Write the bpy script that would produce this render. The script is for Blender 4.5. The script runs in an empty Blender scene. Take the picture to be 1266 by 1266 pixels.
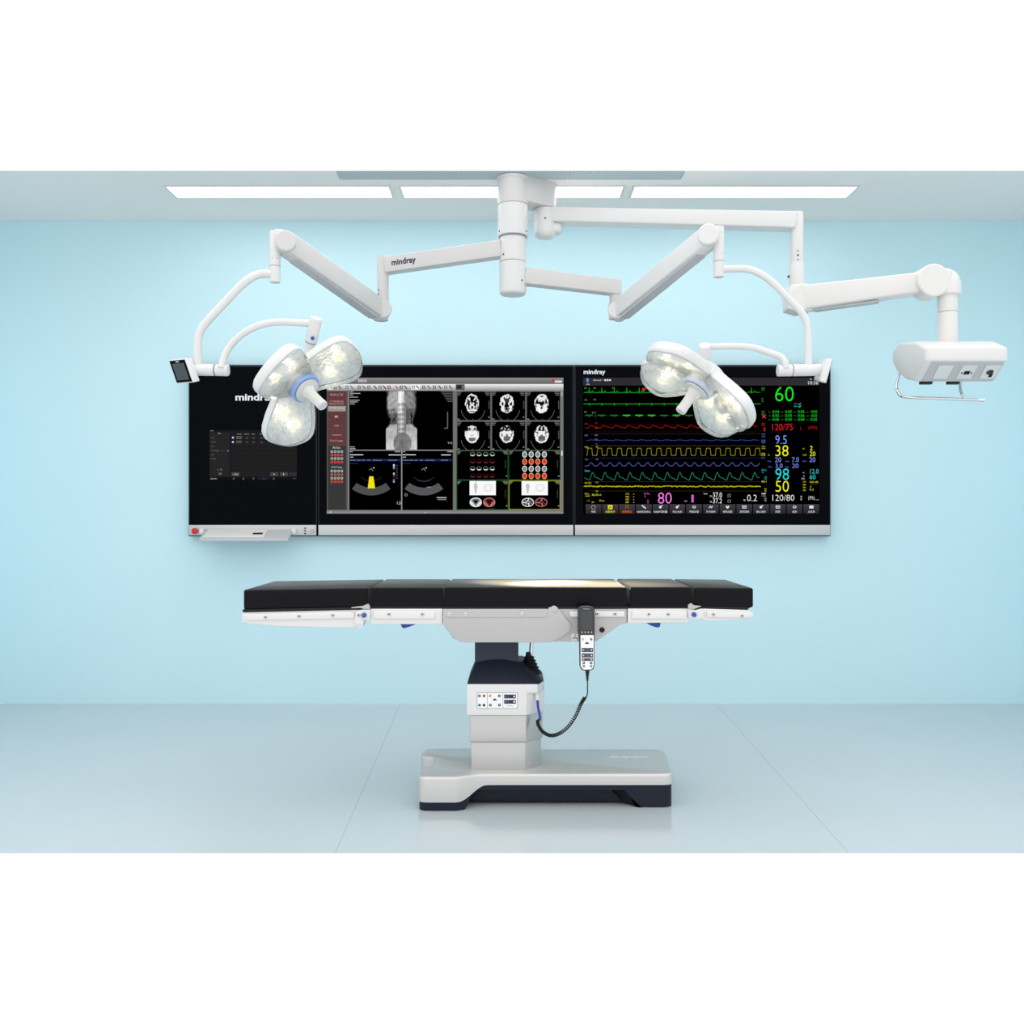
import bpy, bmesh, math, random
from mathutils import Vector, Matrix, noise
random.seed(7)
F = 1168.0      # focal length in pixels of the 1266 px frame
H = 1.2         # camera height
PI = math.pi
V = Vector
scene = bpy.context.scene
COL = scene.collection

def P(px, py, d):
    return V(((px - 633) * d / F, d, H - (py - 633) * d / F))
def X(px, d): return (px - 633) * d / F
def Z(py, d): return H - (py - 633) * d / F
def S(px, d): return px * d / F
def lin(c):
    c = c / 255.0
    return c / 12.92 if c <= 0.04045 else ((c + 0.055) / 1.055) ** 2.4
def rgb(r, g, b): return (lin(r), lin(g), lin(b), 1.0)

# ------------------------------------------------------------------ materials
def mat(name, color, rough=0.4, metal=0.0, spec=0.5, coat=0.0):
    m = bpy.data.materials.new(name); m.use_nodes = True
    b = m.node_tree.nodes['Principled BSDF']
    b.inputs['Base Color'].default_value = color
    b.inputs['Roughness'].default_value = rough
    b.inputs['Metallic'].default_value = metal
    b.inputs['Specular IOR Level'].default_value = spec
    b.inputs['Coat Weight'].default_value = coat
    return m
def nodes(m):
    nt = m.node_tree
    return nt, nt.nodes, nt.links, nt.nodes['Principled BSDF']
def add_noise(m, scale=(1, 1, 1), nscale=60, lo=0.95, hi=1.05, bump=0.0, rough_var=0.0):
    nt, N, L, b = nodes(m)
    tc = N.new('ShaderNodeTexCoord'); mp = N.new('ShaderNodeMapping'); mp.inputs['Scale'].default_value = scale
    nz = N.new('ShaderNodeTexNoise'); nz.inputs['Scale'].default_value = nscale; nz.inputs['Detail'].default_value = 4
    L.new(tc.outputs['Object'], mp.inputs['Vector']); L.new(mp.outputs['Vector'], nz.inputs['Vector'])
    r = N.new('ShaderNodeMapRange'); r.inputs['To Min'].default_value = lo; r.inputs['To Max'].default_value = hi
    L.new(nz.outputs['Fac'], r.inputs['Value'])
    mx = N.new('ShaderNodeMix'); mx.data_type = 'RGBA'; mx.blend_type = 'MULTIPLY'; mx.inputs['Factor'].default_value = 1
    mx.inputs['A'].default_value = b.inputs['Base Color'].default_value
    L.new(r.outputs['Result'], mx.inputs['B']); L.new(mx.outputs['Result'], b.inputs['Base Color'])
    if rough_var:
        r2 = N.new('ShaderNodeMapRange'); q = b.inputs['Roughness'].default_value
        r2.inputs['To Min'].default_value = q - rough_var; r2.inputs['To Max'].default_value = q + rough_var
        L.new(nz.outputs['Fac'], r2.inputs['Value']); L.new(r2.outputs['Result'], b.inputs['Roughness'])
    if bump:
        bp = N.new('ShaderNodeBump'); bp.inputs['Strength'].default_value = bump; bp.inputs['Distance'].default_value = 0.002
        L.new(nz.outputs['Fac'], bp.inputs['Height']); L.new(bp.outputs['Normal'], b.inputs['Normal'])
    return m

M = {}
M['white'] = add_noise(mat('white_lacquer', (0.76, 0.757, 0.755, 1), 0.35, spec=0.4), nscale=8, lo=0.985, hi=1.0)
M['warm'] = add_noise(mat('warm_white_plastic', (0.78, 0.765, 0.745, 1), 0.4, spec=0.4), nscale=8, lo=0.985, hi=1.0)
M['offwhite'] = add_noise(mat('pale_grey_lacquer', (0.66, 0.648, 0.642, 1), 0.4, spec=0.35), nscale=8, lo=0.985, hi=1.0)
M['lightgrey'] = mat('light_grey_plastic', rgb(196, 197, 200), 0.5, spec=0.3)
M['plate'] = mat('pale_socket_plate', rgb(226, 227, 229), 0.45)
M['silver'] = add_noise(mat('brushed_silver', (0.63, 0.625, 0.612, 1), 0.38, 0.45), (1, 60, 60), 14, 0.96, 1.0)
M['column'] = add_noise(mat('brushed_column_steel', (0.60, 0.597, 0.585, 1), 0.32, 0.75), (1, 60, 60), 14, 0.96, 1.0)
M['alu'] = add_noise(mat('white_aluminium', (0.76, 0.757, 0.755, 1), 0.35, 0.2), (1, 60, 60), 14, 0.97, 1.0)
M['plategrey'] = add_noise(mat('satin_grey_metal', (0.50, 0.50, 0.497, 1), 0.45, 0.3), (1, 60, 60), 14, 0.97, 1.0)
M['steel'] = mat('stainless_steel', (0.62, 0.62, 0.62, 1), 0.25, 1.0)
M['chrome'] = mat('chrome', (0.75, 0.75, 0.76, 1), 0.12, 1.0)
M['darkmetal'] = mat('dark_metal', (0.05, 0.055, 0.06, 1), 0.4, 0.6)
M['navy'] = add_noise(mat('navy_plastic', rgb(26, 32, 46), 0.45, spec=0.25), nscale=30, lo=0.95, hi=1.0)
M['slate'] = add_noise(mat('slate_plastic', rgb(52, 58, 72), 0.5, spec=0.25), (1, 1, 40), 20, 0.9, 1.0)
M['pad'] = add_noise(mat('black_pad_vinyl', (0.0048, 0.005, 0.0062, 1), 0.30, spec=0.11), nscale=350, lo=0.9, hi=1.1, bump=0.05)
M['black'] = mat('black_plastic', (0.008, 0.008, 0.010, 1), 0.45, spec=0.3)
M['rubber'] = mat('black_rubber', (0.010, 0.010, 0.011, 1), 0.55, spec=0.3)
M['glass'] = mat('black_glass', (0.0025, 0.003, 0.0045, 1), 0.25, spec=0.02)
M['frame'] = mat('dark_blue_frame', (0.012, 0.016, 0.022, 1), 0.35, 0.3, spec=0.3)
M['charcoal'] = mat('charcoal_plastic', rgb(60, 62, 66), 0.45, spec=0.3)
M['display'] = mat('dead_display', rgb(70, 72, 72), 0.35, spec=0.3)
M['blue'] = mat('blue_plastic', rgb(30, 85, 165), 0.4)
M['deepblue'] = mat('deep_blue_plastic', rgb(32, 62, 150), 0.4)
M['paleblue'] = mat('pale_blue_band', rgb(150, 178, 232), 0.4)
M['paleband'] = mat('whitish_blue_band', rgb(206, 216, 236), 0.4)
M['red'] = mat('red_button', rgb(215, 25, 30), 0.3)
M['seam'] = mat('grey_seam', rgb(150, 150, 152), 0.6)

def attr_mat(name, emit):
    m = bpy.data.materials.new(name); m.use_nodes = True
    nt = m.node_tree; N = nt.nodes; L = nt.links
    a = N.new('ShaderNodeVertexColor'); a.layer_name = 'Col'
    if emit:
        N.remove(N['Principled BSDF'])
        e = N.new('ShaderNodeEmission'); L.new(a.outputs['Color'], e.inputs['Color'])
        L.new(e.outputs['Emission'], N['Material Output'].inputs['Surface'])
    else:
        b = N['Principled BSDF']; L.new(a.outputs['Color'], b.inputs['Base Color'])
        b.inputs['Roughness'].default_value = 0.5; b.inputs['Specular IOR Level'].default_value = 0.2
    return m
M['screen'] = attr_mat('lit_screen', True)
M['print'] = attr_mat('printed_graphics', False)

def emis(name, color, s):
    m = bpy.data.materials.new(name); m.use_nodes = True
    N = m.node_tree.nodes; N.remove(N['Principled BSDF'])
    e = N.new('ShaderNodeEmission'); e.inputs['Color'].default_value = color; e.inputs['Strength'].default_value = s
    m.node_tree.links.new(e.outputs['Emission'], N['Material Output'].inputs['Surface'])
    return m
M['tube_light'] = emis('lit_diffuser', (1, 0.99, 0.97, 1), 6.0)
M['led'] = emis('warm_led', (1, 0.80, 0.42, 1), 1.6)

# clear lens
m = bpy.data.materials.new('clear_lens'); m.use_nodes = True
nt = m.node_tree; N = nt.nodes; L = nt.links; N.remove(N['Principled BSDF'])
tr = N.new('ShaderNodeBsdfTransparent'); tr.inputs['Color'].default_value = (0.93, 0.95, 0.97, 1)
gl = N.new('ShaderNodeBsdfGlossy'); gl.inputs['Roughness'].default_value = 0.12
fr = N.new('ShaderNodeFresnel'); fr.inputs['IOR'].default_value = 1.45
mx = N.new('ShaderNodeMixShader')
L.new(fr.outputs['Fac'], mx.inputs['Fac']); L.new(tr.outputs[0], mx.inputs[1]); L.new(gl.outputs[0], mx.inputs[2])
df = N.new('ShaderNodeBsdfDiffuse'); df.inputs['Color'].default_value = (.82, .87, .93, 1)
m3 = N.new('ShaderNodeMixShader'); m3.inputs['Fac'].default_value = .2
L.new(mx.outputs[0], m3.inputs[1]); L.new(df.outputs[0], m3.inputs[2]); L.new(m3.outputs[0], N['Material Output'].inputs['Surface'])
M['lens'] = m
# faceted reflector
m = mat('faceted_reflector', (0.74, 0.78, 0.80, 1), 0.3, 0.25)
nt, N, L, b = nodes(m)
tc = N.new('ShaderNodeTexCoord'); vo = N.new('ShaderNodeTexVoronoi'); vo.inputs['Scale'].default_value = 55
L.new(tc.outputs['Object'], vo.inputs['Vector'])
bp = N.new('ShaderNodeBump'); bp.inputs['Strength'].default_value = 0.5; bp.inputs['Distance'].default_value = 0.006
L.new(vo.outputs['Distance'], bp.inputs['Height']); L.new(bp.outputs['Normal'], b.inputs['Normal'])
cr = N.new('ShaderNodeValToRGB')
cr.color_ramp.elements[0].color = (0.72, 0.78, 0.82, 1); cr.color_ramp.elements[1].color = (0.95, 0.97, 0.98, 1)
nz = N.new('ShaderNodeTexNoise'); nz.inputs['Scale'].default_value = 45; nz.inputs['Detail'].default_value = 5
L.new(tc.outputs['Object'], nz.inputs['Vector']); L.new(nz.outputs['Fac'], cr.inputs['Fac'])
cr.color_ramp.elements[0].position = 0.35; cr.color_ramp.elements[1].position = 0.6
L.new(cr.outputs['Color'], b.inputs['Base Color'])
M['reflector'] = m

b_ = M['pad'].node_tree.nodes['Principled BSDF']; b_.inputs['Sheen Weight'].default_value = 0.25; b_.inputs['Sheen Roughness'].default_value = 0.35
# wall, ceiling, floor
M['wall'] = add_noise(mat('pale_blue_paint', (0.63, 0.865, 0.935, 1), 0.7, spec=0.2), nscale=1.2, lo=0.97, hi=1.03)
M['ceiling'] = add_noise(mat('matt_white_ceiling', (0.89, 0.865, 0.845, 1), 0.8, spec=0.2), nscale=1.5, lo=0.98, hi=1.02)
m = mat('blue_grey_vinyl_floor', (0.50, 0.557, 0.588, 1), 0.16, spec=0.5)
nt, N, L, b = nodes(m)
tc = N.new('ShaderNodeTexCoord'); sp = N.new('ShaderNodeSeparateXYZ'); L.new(tc.outputs['Object'], sp.inputs['Vector'])
def mth(op, a, c):
    n = N.new('ShaderNodeMath'); n.operation = op
    for i, v in enumerate((a, c)):
        if isinstance(v, (int, float)): n.inputs[i].default_value = v
        elif v is not None: L.new(v, n.inputs[i])
    return n.outputs[0]
# two weld seams running towards the wall
def seam(x_wall, x_front):
    k = (x_wall - x_front) / (5.91 - 3.32)
    t = mth('SUBTRACT', sp.outputs['X'], mth('ADD', mth('MULTIPLY', mth('SUBTRACT', sp.outputs['Y'], 3.32), k), x_front))
    return mth('LESS_THAN', mth('ABSOLUTE', t, 0), 0.0019)
sm = mth('MAXIMUM', seam(-0.698, -0.622), seam(1.275, 1.185))
nz = N.new('ShaderNodeTexNoise'); nz.inputs['Scale'].default_value = 1.3; nz.inputs['Detail'].default_value = 3
L.new(tc.outputs['Object'], nz.inputs['Vector'])
rg = N.new('ShaderNodeMapRange'); rg.inputs['To Min'].default_value = 0.95; rg.inputs['To Max'].default_value = 1.05
L.new(nz.outputs['Fac'], rg.inputs['Value'])
mx = N.new('ShaderNodeMix'); mx.data_type = 'RGBA'; mx.blend_type = 'MULTIPLY'; mx.inputs['Factor'].default_value = 1
mx.inputs['A'].default_value = (0.50, 0.557, 0.588, 1); L.new(rg.outputs['Result'], mx.inputs['B'])
m2 = N.new('ShaderNodeMix'); m2.data_type = 'RGBA'
L.new(mth('MULTIPLY', sm, 0.32), m2.inputs['Factor']); L.new(mx.outputs['Result'], m2.inputs['A'])
m2.inputs['B'].default_value = (0.12, 0.15, 0.17, 1); L.new(m2.outputs['Result'], b.inputs['Base Color'])
M['floor'] = m
# perforated vent
m = mat('perforated_panel', rgb(190, 203, 208), 0.6, spec=0.2)
nt, N, L, b = nodes(m)
tc = N.new('ShaderNodeTexCoord'); vo = N.new('ShaderNodeTexVoronoi'); vo.inputs['Scale'].default_value = 90; vo.inputs['Randomness'].default_value = 0
L.new(tc.outputs['Object'], vo.inputs['Vector'])
cr = N.new('ShaderNodeValToRGB'); L.new(vo.outputs['Distance'], cr.inputs['Fac'])
cr.color_ramp.elements[0].position = 0.25; cr.color_ramp.elements[0].color = rgb(140, 156, 162)
cr.color_ramp.elements[1].position = 0.3; cr.color_ramp.elements[1].color = rgb(192, 206, 211)
L.new(cr.outputs['Color'], b.inputs['Base Color'])
M['vent'] = m

# ------------------------------------------------------------------ object helpers
WP = {}
def link(o, parent=None, world=V((0, 0, 0))):
    COL.objects.link(o)
    if parent is not None:
        o.parent = parent; o.location = world - WP[parent.name]
    else:
        o.location = world
    WP[o.name] = world.copy()
    return o
def tag(o, label, cat, group=None):
    o['label'] = label; o['category'] = cat
    if group: o['group'] = group
    return o
def thing(name, loc, label, cat, group=None):
    o = bpy.data.objects.new(name, None); o.empty_display_size = 0.1
    link(o, None, V(loc)); return tag(o, label, cat, group)
def mk(name, bm, m, parent=None, bevel=0.0, seg=3, smooth=True, label=None, kind=None, origin=None, ang=40):
    if bevel:
        bmesh.ops.remove_doubles(bm, verts=bm.verts, dist=1e-6)
        bm.normal_update()
        es = [e for e in bm.edges if len(e.link_faces) == 2 and e.calc_face_angle(0) > math.radians(ang)]
        bmesh.ops.bevel(bm, geom=es, offset=bevel, segments=seg, profile=0.5, affect='EDGES', clamp_overlap=True)
    if origin is None:
        n = max(1, len(bm.verts)); origin = V((0, 0, 0))
        for v in bm.verts: origin += v.co
        origin /= n
    else: origin = V(origin)
    bmesh.ops.translate(bm, verts=bm.verts, vec=-origin)
    me = bpy.data.meshes.new(name); bm.to_mesh(me); bm.free()
    for mm in (m if isinstance(m, (list, tuple)) else [m]): me.materials.append(mm)
    if smooth:
        me.polygons.foreach_set('use_smooth', [True] * len(me.polygons))
        me.set_sharp_from_angle(angle=math.radians(38))
    me.update()
    o = bpy.data.objects.new(name, me); link(o, parent, origin)
    if label: o['label'] = label
    if kind: o['kind'] = kind
    return o
def NB(): return bmesh.new()
def recalc(bm): bmesh.ops.recalc_face_normals(bm, faces=bm.faces); return bm
def box(bm, x0, x1, y0, y1, z0, z1):
    vs = [bm.verts.new(c) for c in ((x0, y0, z0), (x1, y0, z0), (x1, y1, z0), (x0, y1, z0), (x0, y0, z1), (x1, y0, z1), (x1, y1, z1), (x0, y1, z1))]
    for f in ((3, 2, 1, 0), (4, 5, 6, 7), (0, 1, 5, 4), (1, 2, 6, 5), (2, 3, 7, 6), (3, 0, 4, 7)): bm.faces.new([vs[i] for i in f])
    return bm
def hexa(bm, lo, hi):
    a = [bm.verts.new(p) for p in lo]; b = [bm.verts.new(p) for p in hi]; n = len(a)
    bm.faces.new(a[::-1]); bm.faces.new(b)
    for i in range(n): bm.faces.new([a[i], a[(i + 1) % n], b[(i + 1) % n], b[i]])
    return recalc(bm)
def loft(bm, rings, cap=True):
    R = [[bm.verts.new(p) for p in r] for r in rings]; n = len(R[0])
    for a, b in zip(R[:-1], R[1:]):
        for i in range(n): bm.faces.new([a[i], a[(i + 1) % n], b[(i + 1) % n], b[i]])
    if cap: bm.faces.new(R[0][::-1]); bm.faces.new(R[-1])
    return recalc(bm)
def frame_of(t):
    t = t.normalized(); a = V((0, 0, 1)) if abs(t.z) < 0.9 else V((1, 0, 0))
    u = t.cross(a).normalized(); return u, t.cross(u).normalized()
def rings_on(path, radii, seg):
    out = []; u = None
    for i, p in enumerate(path):
        t = (path[min(i + 1, len(path) - 1)] - path[max(i - 1, 0)]).normalized()
        if u is None: u, w = frame_of(t)
        else:
            u = (u - t * u.dot(t)).normalized(); w = t.cross(u).normalized()
        r = radii[i] if isinstance(radii, (list, tuple)) else radii
        out.append([p + (u * math.cos(2 * PI * k / seg) + w * math.sin(2 * PI * k / seg)) * r for k in range(seg)])
    return out
def tube(bm, path, r, seg=20): return loft(bm, rings_on([V(p) for p in path], r, seg))
def cyl(bm, p0, p1, r0, r1=None, seg=36): return tube(bm, [p0, p1], [r0, r0 if r1 is None else r1], seg)
def lathe(bm, p0, axis, prof, seg=40):
    p0 = V(p0); axis = V(axis).normalized(); u, w = frame_of(axis)
    return loft(bm, [[p0 + axis * h + (u * math.cos(2 * PI * k / seg) + w * math.sin(2 * PI * k / seg)) * max(r, 1e-4) for k in range(seg)] for r, h in prof])
def spline(pts, n=10):
    pts = [V(p) for p in pts]; q = [pts[0] * 2 - pts[1]] + pts + [pts[-1] * 2 - pts[-2]]; out = []
    for i in range(1, len(q) - 2):
        for k in range(n):
            t = k / n; a, b, c, d = q[i - 1], q[i], q[i + 1], q[i + 2]
            out.append(0.5 * ((2 * b) + (c - a) * t + (2 * a - 5 * b + 4 * c - d) * t * t + (3 * b - a - 3 * c + d) * t ** 3))
    out.append(pts[-1]); return out
def prism_d(bm, poly_px, d, d0, d1):
    """outline given in picture coordinates at distance d, extruded in depth from d0 to d1"""
    a = [V((X(x, d), d0, Z(y, d))) for x, y in poly_px]; b = [V((p.x, d1, p.z)) for p in a]
    return hexa(bm, a, b)
def prism_z(bm, plan, z0, z1):
    return hexa(bm, [V((x, y, z0)) for x, y in plan], [V((x, y, z1)) for x, y in plan])
def bar(bm, p0, p1, w, h, up=V((0, 0, 1)), w1=None, h1=None):
    p0, p1 = V(p0), V(p1); t = (p1 - p0).normalized(); s = t.cross(up).normalized(); u = s.cross(t).normalized()
    w1 = w if w1 is None else w1; h1 = h if h1 is None else h1
    rs = []
    for p, a, b in ((p0, w, h), (p1, w1, h1)):
        rs.append([p - s * a / 2 - u * b / 2, p + s * a / 2 - u * b / 2, p + s * a / 2 + u * b / 2, p - s * a / 2 + u * b / 2])
    return loft(bm, rs)
def copy_tree(o, parent=None):
    c = o.copy(); COL.objects.link(c); c.parent = parent
    for ch in o.children: copy_tree(ch, c)
    return c

# ------------------------------------------------------------------ painter for screens and print
TXT = {}
def text_mesh(s, bold):
    k = (s, bold)
    if k in TXT: return TXT[k]
    cu = bpy.data.curves.new('t', 'FONT'); cu.body = s; cu.offset = bold; cu.resolution_u = 3
    ob = bpy.data.objects.new('t', cu); COL.objects.link(ob)
    dg = bpy.context.evaluated_depsgraph_get(); dg.update()
    me = bpy.data.meshes.new_from_object(ob.evaluated_get(dg))
    vs = [(v.co.x, v.co.y) for v in me.vertices]; fs = [tuple(p.vertices) for p in me.polygons]
    bpy.data.objects.remove(ob); bpy.data.curves.remove(cu); bpy.data.meshes.remove(me)
    TXT[k] = (vs, fs); return TXT[k]
class Paint:
    def __init__(s, fn, eps=0.0004):
        s.fn = fn; s.bm = NB(); s.c = s.bm.loops.layers.float_color.new('Col'); s.layer = 0; s.eps = eps
    def face(s, pts, col):
        vs = [s.bm.verts.new(s.fn(x, y, s.layer * s.eps)) for x, y in pts]
        try: f = s.bm.faces.new(vs)
        except ValueError: return
        c = rgb(*col)
        for l in f.loops: l[s.c] = c
    def rect(s, x0, y0, x1, y1, col): s.face([(x0, y1), (x1, y1), (x1, y0), (x0, y0)], col)
    def vgrad(s, x0, y0, x1, y1, ca, cb, n=6):
        for i in range(n):
            t = i / (n - 1); a = y0 + (y1 - y0) * i / n; b = y0 + (y1 - y0) * (i + 1) / n
            s.rect(x0, a, x1, b, [ca[k] + (cb[k] - ca[k]) * t for k in range(3)])
    def frame(s, x0, y0, x1, y1, w, col):
        s.rect(x0, y0, x1, y0 + w, col); s.rect(x0, y1 - w, x1, y1, col); s.rect(x0, y0 + w, x0 + w, y1 - w, col); s.rect(x1 - w, y0 + w, x1, y1 - w, col)
    def disc(s, x, y, rx, col, ry=None, n=14):
        ry = rx if ry is None else ry
        s.face([(x + rx * math.cos(2 * PI * k / n), y - ry * math.sin(2 * PI * k / n)) for k in range(n)], col)
    def ring(s, x, y, rx, w, col, ry=None, a0=0, a1=360, n=24):
        ry = rx if ry is None else ry
        for k in range(n):
            p = math.radians(a0 + (a1 - a0) * k / n); q = math.radians(a0 + (a1 - a0) * (k + 1) / n)
            s.face([(x + rx * math.cos(p), y - ry * math.sin(p)), (x + rx * math.cos(q), y - ry * math.sin(q)),
                    (x + (rx - w) * math.cos(q), y - (ry - w) * math.sin(q)), (x + (rx - w) * math.cos(p), y - (ry - w) * math.sin(p))], col)
    def line(s, pts, w, col):
        for (x0, y0), (x1, y1) in zip(pts[:-1], pts[1:]):
            dx, dy = x1 - x0, y1 - y0; l = math.hypot(dx, dy) or 1; nx, ny = -dy / l * w / 2, dx / l * w / 2
            ex, ey = dx / l * w * 0.3, dy / l * w * 0.3
            s.face([(x0 - ex + nx, y0 - ey + ny), (x1 + ex + nx, y1 + ey + ny), (x1 + ex - nx, y1 + ey - ny), (x0 - ex - nx, y0 - ey - ny)], col)
    def text(s, t, x0, y0, x1, y1, col, bold=0.0):
        vs, fs = text_mesh(t, bold)
        if not vs: return
        ax = min(v[0] for v in vs); bx = max(v[0] for v in vs); ay = min(v[1] for v in vs); by = max(v[1] for v in vs)
        sx = (x1 - x0) / max(bx - ax, 1e-6); sy = (y1 - y0) / max(by - ay, 1e-6)
        bv = [s.bm.verts.new(s.fn(x0 + (v[0] - ax) * sx, y1 - (v[1] - ay) * sy, s.layer * s.eps)) for v in vs]
        c = rgb(*col)
        for f in fs:
            try: g = s.bm.faces.new([bv[i] for i in f])
            except ValueError: continue
            for l in g.loops: l[s.c] = c
    def raster(s, x0, y0, x1, y1, nx, ny, fn):
        g = [[s.bm.verts.new(s.fn(x0 + (x1 - x0) * i / nx, y0 + (y1 - y0) * j / ny, s.layer * s.eps)) for i in range(nx + 1)] for j in range(ny + 1)]
        for j in range(ny):
            for i in range(nx):
                c = fn((i + 0.5) / nx, (j + 0.5) / ny)
                if c is None: continue
                f = s.bm.faces.new([g[j + 1][i], g[j + 1][i + 1], g[j][i + 1], g[j][i]])
                cc = rgb(*c)
                for l in f.loops: l[s.c] = cc
    def done(s, name, m, parent, **k): return mk(name, s.bm, m, parent, smooth=False, **k)
def front(d): return lambda x, y, e: V((X(x, d), d - e, Z(y, d)))

# ================================================================== THE ROOM
WD = 5.91; CZ = 1.82 + H; RX = 3.55
def room(name, bm, m):
    o = mk(name, bm, m, smooth=False); o['kind'] = 'structure'; return o
FD = H * F / 422.0          # front edge of the floor
CD = 1.82 * F / 422.0       # front edge of the ceiling
bm = NB(); a = [(-RX - 0.12, FD), (RX + 0.12, FD), (RX + 0.12, WD + 0.12), (-RX - 0.12, WD + 0.12)]
lo = [V((x, y + (0.5 if y == FD else 0), -0.1)) for x, y in a]; hi = [V((x, y, 0)) for x, y in a]
hexa(bm, lo, hi); o = mk('floor', bm, M['floor'], smooth=False, origin=(0, 0, 0)); o['kind'] = 'structure'
a = [(-RX - 0.12, CD), (RX + 0.12, CD), (RX + 0.12, WD + 0.12), (-RX - 0.12, WD + 0.12)]
bm = NB(); hexa(bm, [V((x, y, CZ)) for x, y in a], [V((x, y + (0.5 if y == CD else 0), CZ + 0.1)) for x, y in a])
room('ceiling', bm, M['ceiling'])
room('wall_back', box(NB(), -RX - 0.12, RX + 0.12, WD, WD + 0.12, 0, CZ), M['wall'])
room('wall_left', box(NB(), -RX - 0.12, -RX, FD + 0.1, WD, 0, CZ), M['wall'])
room('wall_right', box(NB(), RX, RX + 0.12, FD + 0.1, WD, 0, CZ), M['wall'])

# ceiling lights: three long panels
def make_light(x0, x1, label):
    r = thing('ceiling_light', ((x0 + x1) / 2, 5.3625, CZ), label, 'ceiling light', 'long ceiling light panels')
    bm = NB(); y0, y1 = 5.275, 5.45; z0, z1 = CZ - 0.006, CZ - 0.0005; w = 0.014
    for b in ((x0 - w, x1 + w, y0 - w, y0), (x0 - w, x1 + w, y1, y1 + w), (x0 - w, x0, y0, y1), (x1, x1 + w, y0, y1)): box(bm, *b, z0, z1)
    mk('frame', bm, M['white'], r, smooth=False)
    mk('diffuser', box(NB(), x0, x1, y0, y1, CZ - 0.004, CZ - 0.0005), M['tube_light'], r, smooth=False)
    return r
l0 = make_light(-1.93, -0.692, 'long lit ceiling panel above the dark wall panel with the keyboard shelf')
for dx, lb in ((1.311, 'long lit ceiling panel partly hidden by the white ceiling column'), (2.618, 'long lit ceiling panel at the right, above the vital signs monitor')):
    c = copy_tree(l0); c.location.x += dx; c['label'] = lb
# vents
def make_vent(x0, x1, label):
    r = thing('ceiling_vent', ((x0 + x1) / 2, 5.1, CZ), label, 'ceiling vent', 'perforated ceiling vents')
    y0, y1 = CD + 0.003, 5.16; z0, z1 = CZ - 0.005, CZ - 0.0005; w = 0.008; bm = NB()
    for b in ((x0, x1, y1 - w, y1), (x0, x0 + w, y0, y1 - w), (x1 - w, x1, y0, y1 - w)): box(bm, *b, z0, z1)
    mk('frame', bm, M['lightgrey'], r, smooth=False)
    mk('perforated_panel', box(NB(), x0 + w, x1 - w, y0, y1 - w, CZ - 0.003, CZ - 0.0005), M['vent'], r, smooth=False)
    return r
v0 = make_vent(-0.94, -0.32, 'grey perforated ceiling vent to the left of the white column')
for dx, lb in ((0.622, 'grey perforated ceiling vent that the white column stands against'), (1.244, 'grey perforated ceiling vent to the right of the white column')):
    c = copy_tree(v0); c.location.x += dx; c['label'] = lb

# ================================================================== WALL PANELS
PD = 5.85
def panel(name, x0, x1, label, cat, group=None):
    r = thing(name, (X((x0 + x1) / 2, PD), WD, Z(663, PD)), label, cat, group)
    mk('housing', box(NB(), X(x0, PD), X(x1, PD), PD, WD - 0.0005, Z(663, PD), Z(451, PD)), M['frame'], r, bevel=0.003, seg=2)
    mk('front_glass', box(NB(), X(x0 + 1.6, PD), X(x1 - 1.6, PD), PD - 0.003, PD, Z(648.5, PD), Z(453.5, PD)), M['glass'], r, bevel=0.001, seg=1)
    mk('bottom_strip', box(NB(), X(x0 + 0.8, PD), X(x1 - 0.8, PD), PD - 0.006, PD, Z(661.8, PD), Z(649, PD)), M['silver'], r, bevel=0.002, seg=2, label='brushed silver strip along the bottom')
    return r
def logo(r, x0, y0, x1, y1, d, col=(235, 238, 240)):
    p = Paint(front(d)); p.text('mindray', x0, y0, x1, y1, col, 0.028); return p.done('logo', M['print'], r)

# ---- left: control panel with touch screen and keyboard shelf
cp = panel('wall_control_panel', 233, 392, 'black glass wall panel with a small touch screen, red button and fold-down keyboard shelf', 'control panel')
logo(cp, 291, 486.5, 341, 498, PD - 0.0036)
p = Paint(front(PD - 0.0034))
p.rect(259, 531.5, 367, 593.5, (26, 26, 27)); p.layer = 1
p.rect(259, 534.5, 284, 589, (38, 38, 39)); p.rect(286, 534.5, 367, 589, (33, 33, 34)); p.rect(259, 590, 367, 593.5, (20, 20, 22)); p.rect(284.6, 536, 285.4, 588, (22, 26, 48))
p.layer = 2
for i in range(10): p.rect(286, 538 + i * 4.8, 367, 538.5 + i * 4.8, (24, 24, 25))
for i, y in enumerate((541, 546.5, 552, 557, 562, 567)): p.rect(261, y - .5, 265 + (i % 2) * 2, y + .5, (84, 84, 84))
p.disc(269, 557.3, .9, (120, 120, 120)); p.disc(282, 557.3, .9, (120, 120, 120)); p.rect(270, 557, 281, 557.4, (70, 70, 70))
p.text('参数', 269, 534.8, 273, 536.8, (150, 150, 150)); p.text('1. 灯', 269, 579.5, 275, 581.8, (150, 150, 150)); p.text('设置', 270, 584.5, 274, 587, (150, 150, 150))
for y in (541, 546.5): p.disc(288, y, 1.2, (205, 215, 240))
for x, w in ((293, 6), (302, 6), (311, 4), (321, 5), (332, 4), (346, 4), (360, 5)): p.rect(x, 536.4, x + w, 537.2, (130, 130, 130))
for y in (540, 542, 545.5, 547.5): p.rect(292, y - .4, 299, y + .5, (110, 110, 110))
for y in (541.5, 546.8):
    for x in (304, 312, 322, 345): p.rect(x, y - .4, x + 3, y + .4, (110, 110, 110))
for a, b in ((286, 296), (334, 344), (346, 356), (357.5, 367)): p.rect(a, 584, b, 588.6, (68, 68, 70) if a < 350 else (48, 48, 50))
p.layer = 3
p.text('< 返回', 287.5, 585.2, 294.5, 587.6, (190, 190, 190)); p.text('+', 338, 585.2, 340, 587.4, (200, 200, 200)); p.text('1', 350.3, 585, 351.2, 587.4, (200, 200, 200))
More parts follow.
